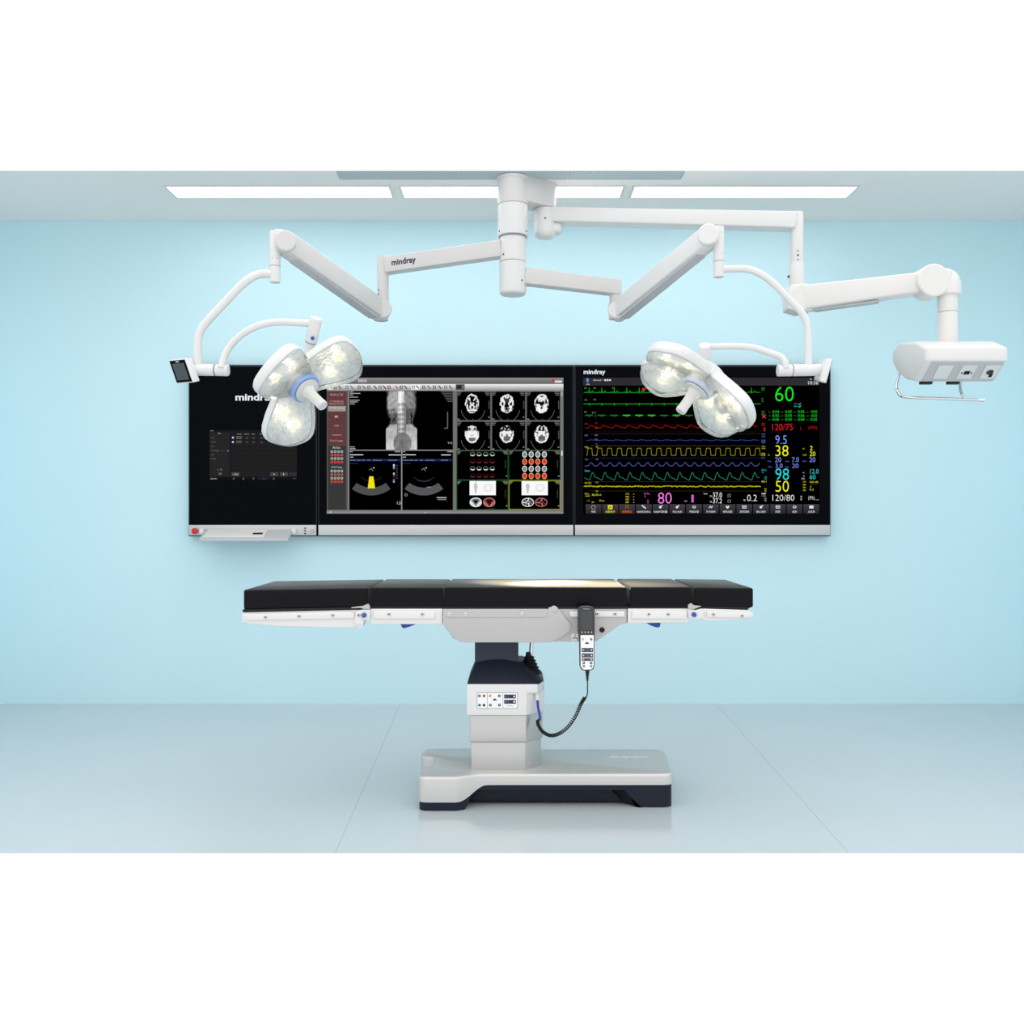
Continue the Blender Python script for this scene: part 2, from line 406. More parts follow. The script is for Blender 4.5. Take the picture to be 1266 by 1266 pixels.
p.rect(319, 590.2, 333, 593.3, (30, 32, 50))
for x in (289, 301, 313.5, 326, 338.5): p.text('设', x - 1.2, 590.4, x + 1.2, 593, (120, 122, 128))
p.text('系统时间', 260, 591, 268, 592.8, (180, 180, 180)); p.rect(362, 591.4, 366, 592, (90, 90, 90)); p.rect(260, 532.2, 264, 533, (140, 140, 140))
p.done('touch_screen', M['screen'], cp, label='small dim grey touch screen')
rb = mk('emergency_button', lathe(NB(), P(241.5, 656.5, PD - 0.006), (0, -1, 0), [(0.010, -0.002), (0.010, 0.008), (0.018, 0.010), (0.0195, 0.016), (0.017, 0.022), (0.008, 0.025), (0.0, 0.0255)], 28), M['red'], cp, label='round red emergency button')
bm = NB()
for y in (653, 656.3, 659.6): box(bm, X(376.3, PD), X(378.7, PD), PD - 0.0075, PD - 0.005, Z(y + .7, PD), Z(y - .7, PD))
mk('port', bm, M['black'], cp, smooth=False, label='three small black ports')
mk('knob', lathe(NB(), P(386, 656.6, PD - 0.006), (0, -1, 0), [(0.0125, -0.002), (0.0125, 0.006), (0.0105, 0.009), (0, 0.009)], 24), M['plategrey'], cp, label='small grey knob')
# keyboard shelf
xl, xr = -1.888, -1.352; yb, yf = PD - 0.008, 5.70; zb, zf = 1.092, 1.040
sh = mk('keyboard_shelf', hexa(NB(), [V((xl, yb, zb)), V((xr, yb, zb)), V((xr, yf, zf)), V((xl, yf, zf))], [V((xl, yb, zb - .012)), V((xr, yb, zb - .012)), V((xr, yf, zf - .017)), V((xl, yf, zf - .017))]), M['lightgrey'], cp, bevel=0.002, seg=2, label='pale grey fold-down keyboard shelf')
def onshelf(u, v, h): # u 0..1 across, v 0..1 back to front
    return V((xl + (xr - xl) * u, yb + (yf - yb) * v, zb + (zf - zb) * v + h))
bm = NB(); q = ((0.03, .06), (0.72, .06), (0.72, .9), (0.03, .9))
mk('cover', hexa(bm, [onshelf(u, v, 0.0006) for u, v in q], [onshelf(u, v, 0.006) for u, v in q]), M['warm'], sh, bevel=0.002, seg=2, label='white cover on the shelf')
bm = NB(); q = ((0.575, .50), (0.685, .50), (0.685, .66), (0.575, .66))
mk('slot', hexa(bm, [onshelf(u, v, 0.0062) for u, v in q], [onshelf(u, v, 0.008) for u, v in q]), M['black'], sh, smooth=False)
for x in (251, 364.5):
    mk('hinge', box(NB(), X(x - 2.6, PD), X(x + 2.6, PD), PD - 0.035, PD - 0.004, Z(660, PD), Z(653.3, PD)), M['white'], sh, bevel=0.004)

# ---- middle: imaging monitor
im = panel('wall_monitor', 393, 709.5, 'large wall monitor showing x-ray, ultrasound and head scan images', 'monitor', 'wall monitors')
logo(im, 403.5, 457.5, 430.5, 465, PD - 0.0036)
p = Paint(front(PD - 0.0034))
p.rect(404, 467, 696.5, 635, (0, 0, 0)); p.layer = 1
p.vgrad(404, 467, 696.5, 474.6, (138, 138, 138), (104, 104, 104)); p.vgrad(404, 474.8, 696.5, 483.2, (240, 240, 240), (150, 150, 150))
p.vgrad(404, 630.5, 696.5, 635, (118, 118, 116), (142, 142, 140))
p.rect(404, 483.2, 432, 630.5, (84, 82, 82)); p.rect(560, 483.2, 564.3, 630.5, (112, 112, 110)); p.rect(692.5, 483.2, 696.5, 630.5, (120, 120, 118))
p.rect(432, 556, 560, 557.2, (140, 140, 140)); p.rect(496, 557, 497.3, 630.5, (150, 150, 150))
p.layer = 2
p.rect(405.5, 483.6, 427.8, 550.5, (96, 60, 60)); p.rect(405.5, 551, 427.8, 630, (56, 56, 57)); p.rect(429.8, 484, 431.6, 630, (126, 126, 126))
p.text('影像浏览', 443, 469, 453.5, 472.5, (245, 245, 245)); p.rect(405, 469.8, 436, 471.2, (122, 118, 112))
p.text('mindcare', 685, 470, 694.5, 473.3, (240, 240, 240), 0.02) if False else p.rect(686, 470.6, 694.5, 473, (228, 228, 228))
p.disc(684, 470.3, 2, (205, 60, 70))
xs = [409, 414.5, 420, 429, 435, 444, 450, 456, 464, 470, 475.5, 481, 490.5, 496, 501.5, 511, 516.5, 524, 530.5, 537, 544, 551, 557]
for i, x in enumerate(xs):
    col = (205, 40, 60) if i in (12,) else (70, 105, 160) if i in (3, 4) else (40, 40, 42) if i % 3 else (110, 70, 70)
    if i in (0, 15, 16): p.rect(x - 2.6, 475.6, x + 2.6, 481.6, (250, 250, 250)); 
    p.layer = 3
    if i % 2: p.frame(x - 1.8, 476.8, x + 1.8, 480.6, .8, col)
    else: p.line([(x - 1.6, 477), (x + 1.4, 480.4)], 1.3, col)
    p.layer = 2
p.rect(563.5, 475.2, 574.5, 482, (70, 70, 72)); p.layer = 3; p.rect(565, 476.6, 570, 480.6, (40, 40, 42)); p.rect(571.5, 476.6, 573.5, 480.6, (120, 120, 120))
pk = (214, 160, 160)
for t, x0, y0, x1, y1 in (('MR 20 1x1 7.59', 408, 486.6, 424, 489.4), ('CT 100 200 Head', 408, 495, 424.5, 497.4), ('Routine Contrast', 407, 497.8, 425, 500.2)):
    p.text(t, x0, y0, x1, y1, pk)
p.rect(405.5, 502, 427.5, 508.6, (150, 146, 144)); p.layer = 4; p.text('CT/AB 2/Head', 407, 503, 426, 505.4, (225, 215, 215)); p.layer = 3
p.text('MG', 414, 513.8, 418, 516.4, (230, 190, 190), .03); p.text('US/2', 413.5, 525.2, 419, 527.4, pk); p.text('Angiography', 410.5, 536.6, 422.5, 539, pk); p.text('PT & CT Images', 408.5, 543.8, 424, 546.6, pk)
p.rect(405.5, 531, 427.5, 531.4, (120, 80, 80))
p.text('MR & Chest', 411.5, 552.2, 421, 554.6, (225, 225, 225)); p.text('PT & CT Images', 410, 576.6, 423, 579, (225, 225, 225))
for k, ys in enumerate(((558.4, 562.7, 567, 571.4), (582.4, 586.8, 591.3, 595.6))):
    for j, y in enumerate(ys):
        for x in (410.3, 414.4, 418.5, 422.6):
            col = ((205, 205, 205), (225, 95, 85), (205, 205, 205), (232, 80, 75))[j] if not (k and j == 1) else (205, 120, 80)
            p.ring(x, y, 1.6, 0.6, col, n=12); p.disc(x, y, 1.0, (105, 100, 98) if j % 2 == 0 else (150, 40, 38), n=10)
# the small text in the image corners
g = (165, 165, 165)
for i, (y, w) in enumerate(((484.5, 4), (486.4, 13), (488.4, 4), (491, 10), (494.8, 12), (497, 9.5), (499.4, 6), (552.5, 6), (554.8, 7))): p.rect(432.6, y - .5, 432.6 + w, y + .5, g)
for i in range(7): p.rect(545 + i * 1.4, 484 + i * 2.0, 560, 484.8 + i * 2.0, (96, 96, 96))
p.line([(553.4, 509.5), (553.4, 529.5), (549.5, 529.5)], 1.0, (110, 110, 110)); p.text('TR', 553, 546.5, 559.5, 549, g)
for ox in (0, 65):
    p.rect(432.6 + ox, 561.6, 449 + ox, 562.8, (205, 205, 205)); p.rect(432.6 + ox, 558, 436 + ox, 559, g); p.rect(433 + ox, 564.6, 437 + ox, 565.8, g)
    p.rect(480.5 + ox, 561.8, 495.5 + ox - (3 if ox else 0), 563, (205, 205, 205)); p.rect(488 + ox, 557.8, 495 + ox, 559, g)
    p.rect(432.3 + ox, 567.2, 495.8 + ox - (1.2 if ox else 0), 570.3, (24, 38, 78))
    p.layer = 4
    for x, w in ((433, 7), (441, 5), (447.5, 4), (454, 4), (461, 11), (480, 11)): p.rect(x + ox, 568.6, x + w + ox - (2 if ox and x > 475 else 0), 569.6, (95, 120, 170))
    p.layer = 3
    p.rect(432.6 + ox, 572.8, 443 + ox, 573.5, (54, 54, 54))
    p.line([(456.5 + ox, 581), (459 + ox, 579), (461 + ox, 582)], .9, (120, 120, 120)); p.disc(462 + ox, 578.3, .8, (225, 225, 225), n=8)
    for k in range(14):
        a, b = math.radians(-128 + 76 * k / 14), math.radians(-128 + 76 * (k + 1) / 14); cx, cy = 459 + ox, 574.5
        A = lambda t, r: (cx + r * math.cos(t) * 1.02, cy - r * math.sin(t))
        p.face([A(a, 28.5), A(a, 38), A(b, 38), A(b, 28.5)], (78, 78, 80) if not ox else (84, 86, 90))
    p.ring(459 + ox, 575, 20, .7, (44, 44, 46), a0=-130, a1=-50)
p.ring(524, 577, 18.6, .7, (66, 66, 66), a0=-118, a1=-62)
p.layer = 4
p.face([(454.8, 603.7), (463.8, 603.7), (461.6, 589), (456.6, 589)], (246, 226, 18))
p.line([(528, 602.3), (533, 602.2)], .7, (165, 165, 60)); p.ring(502, 611.8, 1.9, .6, (150, 150, 150), n=12)
p.vgrad(486.1, 574, 487.9, 580, (235, 235, 240), (120, 140, 190), 5); p.vgrad(486.1, 584.5, 487.9, 587.5, (240, 225, 150), (190, 150, 80), 4); p.vgrad(486.1, 587.6, 487.9, 590.5, (120, 40, 30), (90, 20, 30), 3); p.vgrad(486.1, 592, 487.9, 596.5, (70, 90, 180), (170, 190, 230), 4)
for i in range(8): p.rect(489.5, 575 + i * 2.3, 491.8, 575.7 + i * 2.3, (70, 80, 110))
p.text('1.5', 491, 620, 495.4, 623.6, (220, 220, 220)); p.rect(540, 614.6, 552, 615.8, (190, 190, 195)); p.rect(541, 617, 552, 618.2, (120, 120, 125))
p.text('L 4R', 405.5, 632, 410, 634.2, (230, 230, 230)); p.disc(526, 633.5, .9, (190, 190, 190))
# x-ray of a torso
def sstep(a, b, x): t = max(0, min(1, (x - a) / (b - a))); return t * t * (3 - 2 * t)
def nzv(x, y, s): return noise.noise(V((x * s, y * s, 3.1)))
def xray(u, v):
    x = u * 2 - 1
    w = 0.97 - 0.22 * math.exp(-((v - 0.55) / 0.16) ** 2) * (1 if x > 0 else 0.8) - 0.12 * max(0, 0.12 - v) / 0.12
    w = w + (1.0 - w) * sstep(.55, .68, v)
    if abs(x) > w: return (0, 0, 0) if v > 0.04 or abs(x) > 0.95 else (70, 70, 70)
    e = (w - abs(x)) / 0.2
    c = 130 + 26 * nzv(u, v, 7) + 18 * nzv(u, v, 16)
    c += 20 * math.sin(v * 60 - abs(x) * 14) * (1 if v < 0.34 else 0) * (0.3 + abs(x)) * 0.5
    if x < 0 and v < 0.38: c += 38
    if 0.3 < v < 0.56: c -= 42 * (abs(x) > 0.28)
    if 0.3 < v < 0.55 and abs(x) > 0.35 and nzv(u, v, 13) > 0.22: c -= 85
    sp = abs(x + 0.02)
    if sp < 0.19:
        c += 62 * (1 - sp / 0.24) + 22 * math.sin(v * 75) * (v > 0.22)
        if v < 0.2: c += 50
    if v > 0.58:
        d = math.hypot((x - 0.05) / 0.58, (v - 0.89) / 0.185)
        if d < 1: c = 128 + 22 * nzv(u, v, 9) - 18 * (1 - d)
        elif abs(x) > 0.3: c += 44 + 70 * (v - 0.62)
    c *= min(1, 0.35 + e) if v < 0.62 else 1
    c = max(8, min(248, c)); return (c, c, c)
p.layer = 3; p.raster(477.3, 483.6, 515.6, 555.8, 54, 100, xray)
# six head CT slices
def ct(k):
    sd = k * 7.3
    def f(u, v):
        x = (u - 0.46) / 0.205; y = (v - 0.44) / 0.34
        if k >= 3: y = (v - 0.45) / 0.31
        r = math.hypot(x, y); a = math.atan2(y, x)
        wob = 1 + 0.09 * noise.noise(V((math.cos(a) * 2.2, math.sin(a) * 2.2, sd)))
        r /= wob; n1 = noise.noise(V((abs(x) * 3.0, y * 3.0, sd))); n2 = noise.noise(V((abs(x) * 7, y * 7, sd + 4)))
        if r > 1: return None
        if k < 3:
            if y < 0.15: c = 235 if (n1 + 0.5 * n2 > 0.10 or 0.86 < r < 0.97) else (70 if n2 > 0.25 else 4)
            elif y < 0.68: c = 240 if (abs(x) < 0.75 and n1 > -0.22 and math.hypot(x, y - .38) > .17) else (150 if n2 > .2 else 8)
            else: c = 215 if 0.82 < r < 0.95 else (60 if n2 > .28 else 4)
            if k == 2 and y > 0 and r < .95 and n1 > -.3 and math.hypot(x * .8, y - .38) > .2: c = 242
        else:
            if r > 0.83 and y > -0.15: c = 242
            elif y > 0.25 and math.hypot(x, y - 0.45) < 0.5: c = 105 + 40 * n2
            elif y < -0.35: c = 225 if n1 + .6 * n2 > 0.13 else (50 if n2 > 0.1 else 5)
            else: c = 240 if (abs(abs(x) - (0.25 + 0.6 * abs(y + .1))) < 0.2 or n1 > 0.1) else (110 if k > 3 else 175)
            if k == 3 and -0.3 < y < 0.4 and n1 > -.25: c = 240
        c = max(0, min(250, c)); return (c, c, c)
    return f
for k in range(6):
    x0 = 564.3 + (k % 3) * 43; y0 = 483.6 + (k // 3) * 37; x1, y1 = x0 + 42, y0 + 35.6
    p.layer = 2; p.frame(x0, y0 - .4, x1 + 1, y1 + 1.2, 1.1, (98, 98, 96))
    p.layer = 3; p.raster(x0, y0, x1, y1, 44, 38, ct(k))
    p.ring(x0 + 20.5, y0 + 19, 15.5, .7, (92, 92, 92), ry=19, a0=195, a1=250); p.ring(x0 + 20.5, y0 + 19, 15.5, .7, (92, 92, 92), ry=19, a0=290, a1=345)
    for i in range(3):
        p.rect(x0 + 1, y0 + .6 + i * 1.9, x0 + 6.5 - i, y0 + 1.5 + i * 1.9, (110, 110, 108)); p.rect(x1 - 7 + i * .8, y0 + .6 + i * 1.9, x1 - 1, y0 + 1.5 + i * 1.9, (110, 110, 108))
    p.rect(x1 - 2.2, y0 + 12, x1 - 1.2, y0 + 22, (80, 80, 80)); p.rect(x0 + 1, y1 - 1.6, x0 + 4, y1 - .4, (125, 125, 122)); p.rect(x1 - 3, y1 - 4, x1 - 1, y1 - 2.6, (125, 125, 122)); p.rect(x0 + 20, y1 - 1.4, x0 + 20.6, y1, (100, 100, 100))
p.layer = 3
p.frame(564.4, 557, 628.4, 593.4, .8, (16, 84, 30)); p.frame(628.8, 557, 693, 593.4, .8, (16, 84, 30)); p.frame(564.4, 593.8, 628.4, 630.3, .8, (16, 84, 30)); p.frame(628.8, 593.8, 693, 630.3, 1.0, (150, 150, 24))
for x0, y0 in ((564.4, 557), (628.8, 557), (564.4, 593.8), (628.8, 593.8)):
    for i in range(3): p.rect(x0 + 1.2, y0 + 1.2 + i * 1.3, x0 + 5.5 - i, y0 + 1.9 + i * 1.3, (130, 132, 128)); p.rect(x0 + 57 + i, y0 + 1.2 + i * 1.3, x0 + 63, y0 + 1.9 + i * 1.3, (130, 132, 128))
    p.rect(x0 + 60, y0 + 12, x0 + 60.8, y0 + 22, (66, 66, 66)); p.rect(x0 + 61, y0 + 31, x0 + 63, y0 + 32.2, (140, 140, 138))
for j in range(4):
    for i in range(4):
        x = 584.2 + i * 8.15; y = 561.6 + j * 8.85; col = (235, 235, 235) if j % 2 == 0 else (120, 48, 48)
        p.ring(x, y, 3.2, .6, tuple(c * .5 for c in col), ry=2.6, n=16); p.face([(x - 3, y + .2), (x - 1.6, y + 2.0), (x + 1.6, y + 2.0), (x + 3, y + .2), (x + 1.2, y + .9), (x - 1.2, y + .9)], col)
        x = 648.6 + i * 8.15; y = 561.9 + j * 8.85
        if j % 2 == 0: p.disc(x, y, 3.1, (226, 228, 228), 3.9); p.layer = 4; p.disc(x, y, 2.2, (128, 134, 134), 2.9); p.layer = 3
        else: p.disc(x, y, 3.1, (240, 150, 105), 3.9); p.layer = 4; p.disc(x, y, 2.2, (205, 60, 42), 2.8); p.layer = 3
for ox in (0, 64.3):
    p.rect(580.6 + ox, 594.4, 613 + ox, 612.2, (250, 250, 250)); p.layer = 4
    p.face([(586 + ox, 598), (589.6 + ox, 598), (590.6 + ox, 602), (588.8 + ox, 608.5), (587.4 + ox, 608.5), (585.8 + ox, 602)], (196, 196, 196)); p.rect(588, 594.6, 588.6, 598, (120, 120, 120)) if not ox else None
    p.disc(588.4 + ox, 608.8, .8, (70, 70, 70), n=8)
    p.ring(603.5 + ox, 603, 5.6, .7, (205, 205, 205), ry=4.8); p.ring(603.5 + ox, 603.4, 3.6, .6, (218, 218, 218), ry=3); p.layer = 3
    for q, (cx, hi_, lo_) in enumerate(((588.2, (232, 232, 232), (125, 125, 125)), (604.8, (185, 112, 112), (88, 30, 30)))):
        cx += ox; cy = 621
        if not ox:
            p.disc(cx, cy, 7.6, lo_, 5.9, 22); p.layer = 4; p.ring(cx, cy, 7.6, 1.2, hi_, 5.9); p.face([(cx - 5.5, cy - 2), (cx, cy + 5), (cx + 5.5, cy - 2), (cx + 6.4, cy + 1), (cx + 2, cy + 5.4), (cx - 2, cy + 5.4), (cx - 6.4, cy + 1)], hi_)
            p.layer = 5; p.face([(cx - 3.4, cy - 2.6), (cx, cy + 2.4), (cx + 3.4, cy - 2.6)], (26, 10, 10) if q else (14, 14, 14)); p.layer = 3
        else:
            p.ring(cx, cy, 7.6, 1.0, hi_, 5.6); p.layer = 4
            for aa in range(7): t = aa * .9; p.line([(cx + 1.6 * math.cos(t), cy + 1.4 * math.sin(t)), (cx + 5.6 * math.cos(t + .4), cy + 4.2 * math.sin(t + .4))], 1.5, hi_ if aa % 2 else lo_)
            p.layer = 3
    p.line([(581 + ox, 629.5), (588 + ox, 630), (612 + ox, 629)], .5, (60, 60, 60))
p.rect(693.6, 484, 695.6, 490, (170, 170, 168)); p.rect(693.6, 557.5, 695.6, 563.5, (215, 215, 212))
p.done('screen', M['screen'], im, label='lit screen of medical images in a grey window')

# ---- right: vital signs monitor
vm = panel('wall_monitor', 710, 1027, 'large wall monitor showing coloured vital sign traces and numbers', 'monitor', 'wall monitors')
logo(vm, 721.5, 456.8, 748.5, 464.2, PD - 0.0036)
p = Paint(front(PD - 0.0034))
p.rect(721, 467, 1013, 636, (0, 0, 0)); p.layer = 1; p.rect(721, 467, 1013, 476.6, (46, 44, 48)); p.layer = 2
p.disc(726.4, 470, 1.7, (95, 135, 215), 2.8); p.text('A', 724.5, 474, 729.5, 476.2, (200, 205, 210)); p.text('General /', 733.3, 468.8, 744.5, 471, (225, 225, 225))
for i in range(3): p.rect(747 + i * 3, 468.9, 749.3 + i * 3, 471, (225, 225, 225))
p.text('10:36', 999, 471.2, 1011.5, 475.4, (230, 230, 230)); p.disc(1002.3, 468.7, 1.2, (70, 190, 180)); p.rect(1006, 467.8, 1011, 469.4, (120, 40, 44))
gr, dg_ = (28, 190, 40), (18, 118, 26)
pts = []; X1 = 940
beats = [728.5 + i * 15.42 for i in range(14)]
pts = [(722, 485.3)]
for b in beats:
    if b + 7 > X1: break
    pts += [(b - 4, 485.2), (b - 2.5, 484.2), (b - 1, 485.2), (b - .3, 485.6), (b, 479.2), (b + .5, 486), (b + 1, 485.2), (b + 2.6, 485), (b + 4, 482.8), (b + 5.2, 485.2)]
pts.append((X1, 485)); p.line(pts, .6, (24, 158, 36))
p.line([(722, 485.6), (866, 485.6)], .7, (16, 110, 24))
p.line([(722, 499.4), (X1, 499.3)], 1.2, (20, 128, 28))
for b in beats: p.line([(b, 498.5), (b + .2, 501.4)], .9, (24, 150, 34))
p.line([(736.5, 508), (736.5, 517)], .6, (70, 70, 70))
for i, b in enumerate(beats):
    if b + 8 > X1: break
    br = i in (3, 4, 5, 7, 9, 11); p.rect(b - 5 + i * .05, 512.8, b + 4.5, 514.2, (30, 196, 44) if br else (22, 110, 34)); p.rect(b - 1, 514.4, b + 1.2, 515.2, (130, 120, 30) if br else (60, 80, 60))
p.line([(730, 514), (X1, 514)], .35, (46, 50, 46))
def wave(y0, per, shape, col, w=.8, x0=722.0, x1=940.0, ph=0.0):
    q = []; x = x0 - per + ph
    while x < x1:
        for t, dy in shape:
            xx = x + t * per
            if x0 <= xx <= x1: q.append((xx, y0 - dy))
        x += per
    p.line(q, w, col)
wave(529, 15.42, [(0, 0), (.12, 3.0), (.2, 3.4), (.36, 1.8), (.5, 1.4), (.8, 0)], (140, 16, 18), .8, ph=5.5)
wave(544.8, 15.42, [(0, 0), (.15, 1.3), (.3, .6), (.45, 1.0), (.6, 0), (.8, .4)], (40, 62, 120), .8, ph=6)
p.line([(730, 536.5), (X1, 536.5)], .35, (30, 58, 50)); p.line([(730, 551), (X1, 551)], .4, (74, 72, 22))
wave(563, 12.2, [(0, 0), (.02, 0), (.1, 8.3), (.15, 8.8), (.5, 8.8), (.58, 0), (.6, 0)], (128, 126, 30), .75, ph=3.5)
p.line([(730, 525), (X1, 525)], .3, (60, 14, 14)); p.line([(730, 534), (X1, 534)], .3, (60, 14, 14)); p.line([(730, 566.3), (X1, 566.3)], .4, (40, 36, 90))
wave(576, 11.62, [(0, 0), (.25, 3.4), (.36, 4.4), (.5, 2.4), (.66, 0)], (80, 84, 158), .7, ph=5)
wave(593.5, 15.42, [(0, 0), (.1, 5), (.2, 9.3), (.27, 9.2), (.4, 4.2), (.5, 3.2), (.6, 2.9), (.85, .6)], (36, 124, 104), .7, ph=7)
p.line([(730, 595.6), (X1, 595.6)], .3, (60, 60, 18)); p.line([(730, 607), (X1, 607)], .3, (60, 60, 18))
q = [(722, 601.4)]
while q[-1][0] < X1: q.append((q[-1][0] + .8, 601.4 + random.uniform(-.8, .8)))
p.line(q, .9, (190, 184, 30))
lab = lambda t, x, y, col, w=4, h=1.9: p.text(t, x, y, x + w, y + h, col, .01)
for x, y in ((722.5, 479), (734, 479), (757, 478.6), (723, 493.6), (734, 493), (722.5, 508.3), (732, 509.3)): lab('II', x, y, (60, 160, 66), 2.6, 1.8)
lab('Art', 723, 523, (160, 40, 40)); lab('150', 735.5, 522, (150, 30, 30), 3); lab('80', 736, 528, (215, 40, 34), 3); lab('CVP', 722.8, 537.4, (110, 124, 160)); lab('200', 735, 537, (110, 120, 150)); lab('100', 735, 542.4, (90, 110, 170)); lab('0', 736.5, 548, (80, 90, 130), 2)
lab('CO₂', 723, 551.6, (196, 190, 50), 5, 3); lab('Paw', 723.3, 567, (110, 112, 180)); lab('Pleth', 723, 581, (40, 190, 150), 6, 2.4); lab('BIS EEG', 723, 596, (170, 164, 40), 8, 2.2); lab('50', 736.5, 595.4, (170, 164, 40), 3); lab('50', 736.5, 606.4, (170, 164, 40), 3); lab('40', 736.5, 567, (110, 112, 170), 3); lab('50', 737, 551.6, (190, 186, 60), 2.4)
p.layer = 3
hx, hy = 796, 481.6; p.face([(hx, hy + 2.3), (hx + 2.3, hy - .5), (hx + 1.9, hy - 1.9), (hx + .9, hy - 1.9), (hx, hy - 1.0), (hx - .9, hy - 1.9), (hx - 1.9, hy - 1.9), (hx - 2.3, hy - .5)], (235, 30, 40))
T = p.text
T('60', 958.3, 478, 981.2, 496.2, (20, 240, 34), -.012)
for y, a in ((479, 'ECG'), (481.4, 'bpm'), (492, '5'), (495, '3'), (508, 'ST'), (510.6, 'mV')): lab(a, 941.5, y, (50, 150, 60), 4 if len(a) > 1 else 2)
p.line([(942.4, 513), (946.4, 516.8)], .9, (225, 60, 60)); p.line([(946.4, 513), (942.4, 516.8)], .9, (225, 60, 60))
for x in (981.5, 986.5): p.rect(x, 499, x + 3.4, 499.8, (40, 150, 80)); p.rect(x, 502, x + 3.6, 503, (40, 150, 160)); 
p.line([(988, 500.5), (990, 498.4)], .8, (60, 180, 90)); p.line([(988, 503.6), (990, 501.5)], .8, (60, 170, 180))
for j, (y, row) in enumerate(((507.4, ('0.04', '0.05', '0.02', '-0.03')), (512.2, ('0.02', '0.03', '0.06', '-0.02')), (517, ('0.06', '0.03', '0.04', '0.02')))):
    for i, t in enumerate(row): T(t, 955 + i * 15.7, y, 963 + i * 15.7, y + 3.2, (30, 178, 44), .01); p.rect(950.5 + i * 15.7, y + 1.6, 952.3 + i * 15.7, y + 2.3, (30, 140, 44))
for y, a in ((522.6, 'Art'), (525.2, 'mmHg')): lab(a, 941.5, y, (200, 34, 34), 4)
lab('160', 943.5, 528.6, (190, 60, 30), 3); lab('90', 943.8, 531.4, (190, 60, 30), 2.6)
T('120/75', 954.8, 524, 980, 532, (222, 34, 34), -.01); T('(98)', 999, 526.8, 1010.5, 531.6, (150, 20, 22)); p.rect(989.5, 527.5, 990.3, 532, (130, 30, 30))
for y, a in ((536, 'CVP'), (538.8, 'mmHg'), (543.6, '10'), (546, '0')): lab(a, 941.5, y, (80, 110, 190), 4.5)
T('9.5', 958.6, 538.2, 972.6, 549, (110, 158, 245), -.008)
for y, a in ((551, 'CO₂'), (553.6, 'mmHg'), (560, '50'), (562, '15')): lab(a, 941.5, y, (196, 190, 40), 4.5)
T('38', 958.6, 550.6, 974.6, 564, (250, 246, 30), -.010); T('2', 1001.2, 551.2, 1004.6, 556.8, (236, 232, 44)); T('20', 1001, 558.2, 1008, 564, (236, 232, 44)); lab('Fi', 992.5, 554, (180, 174, 40), 2); lab('awRR', 992.3, 561.4, (180, 174, 40), 5); lab('Et', 949.5, 561.4, (180, 174, 40), 2)
pu = (118, 132, 222)
T('20', 958, 565.2, 965.8, 571.4, pu); T('7.0', 979, 565.2, 987.6, 571.4, pu); T('20', 1000.6, 565.2, 1008, 571.4, pu); T('3.0', 958.6, 573, 967.4, 578.6, pu); T('20', 979.2, 573, 987.2, 578.6, pu)
for x, y, t in ((949, 569.4, 'Peak'), (971, 569.4, 'Pmean'), (992.4, 569.4, 'RR'), (949.5, 576.4, 'PEEP'), (971, 576.4, 'Plat'), (941.5, 565.4, 'Paw')): lab(t, x, y, (80, 92, 170), 4.6, 1.7)
cy_ = (40, 222, 222)
T('98', 958.6, 579.2, 975.4, 593.4, cy_, -.010); T('12.0', 1001.4, 580, 1012, 585.6, (54, 188, 188)); T('60', 1001, 586.8, 1008.2, 592.6, (54, 188, 188)); lab('SpO₂', 941.5, 580, (40, 180, 170), 6, 2.4); lab('%', 942, 583, (40, 180, 170), 2); lab('100', 945, 589, (40, 170, 170), 3); lab('90', 945.4, 591.4, (40, 170, 170), 2.4); lab('PI', 992.4, 583.6, (54, 188, 188), 2); p.disc(993.8, 588.6, .9, (220, 90, 140)); lab('PR', 991, 591, (130, 200, 200), 4)
T('50', 958.8, 594.4, 975.2, 608, (250, 246, 30), -.010); lab('BIS-1', 941.5, 594.4, (210, 204, 50), 6, 2); lab('60', 945, 603.4, (190, 184, 40), 2.4); lab('40', 945, 606, (190, 184, 40), 2.4)
for i, t in enumerate(('SQI', 'EMG', 'SR', 'SEF')): lab(t, 992.6, 594.8 + i * 3.5, (196, 190, 40), 3.6, 1.8)
T('100 dB', 1001, 594.8, 1011.4, 597, (214, 208, 50)); T('4', 1001.4, 600.4, 1003, 603, (190, 184, 40)); T('0.5', 1001, 604, 1006, 606.6, (190, 184, 40)); p.rect(1001, 598.6, 1011, 599, (90, 60, 30))
T('80', 813.4, 609, 830.4, 622.6, (250, 128, 236), -.010)
lab('SvO₂', 796, 609.2, (190, 90, 180), 7.4, 2.4); lab('%', 796.6, 612.6, (190, 90, 180), 2); lab('70', 800, 618, (190, 90, 180), 2); lab('60', 800, 620.4, (190, 90, 180), 2); lab('SQI', 846, 618.6, (190, 160, 190), 3.4)
for i in range(5): p.rect(854.8, 612 + i * 1.9, 857.6, 613.4 + i * 1.9, (235, 120, 222))
wt = (235, 235, 235)
T('37.0', 881.3, 608.8, 892.6, 615.2, wt); T('37.2', 881.3, 616.2, 892.6, 622.2, wt); T('0.2', 923.6, 611.6, 935.8, 619.6, wt, -.008); T('120/80', 955, 611.6, 982, 619.2, wt, -.01); T('(95)', 999.2, 613.4, 1007, 618.8, (206, 206, 206)); lab('mmHg', 1008, 617, (170, 170, 170), 4)
lab('Temp', 869.5, 609.6, wt, 5); lab('T1', 877.4, 612.6, wt, 2.6); lab('T2', 877.4, 619.4, wt, 2.6); lab('TD', 919, 617.6, wt, 2.6); lab('NIBP', 941.6, 609.4, wt, 5.4); lab('mmHg', 941.6, 612.4, (170, 170, 170), 5); lab('160', 944.6, 615.4, (170, 170, 170), 3); lab('90', 945, 618, (170, 170, 170), 2.4)
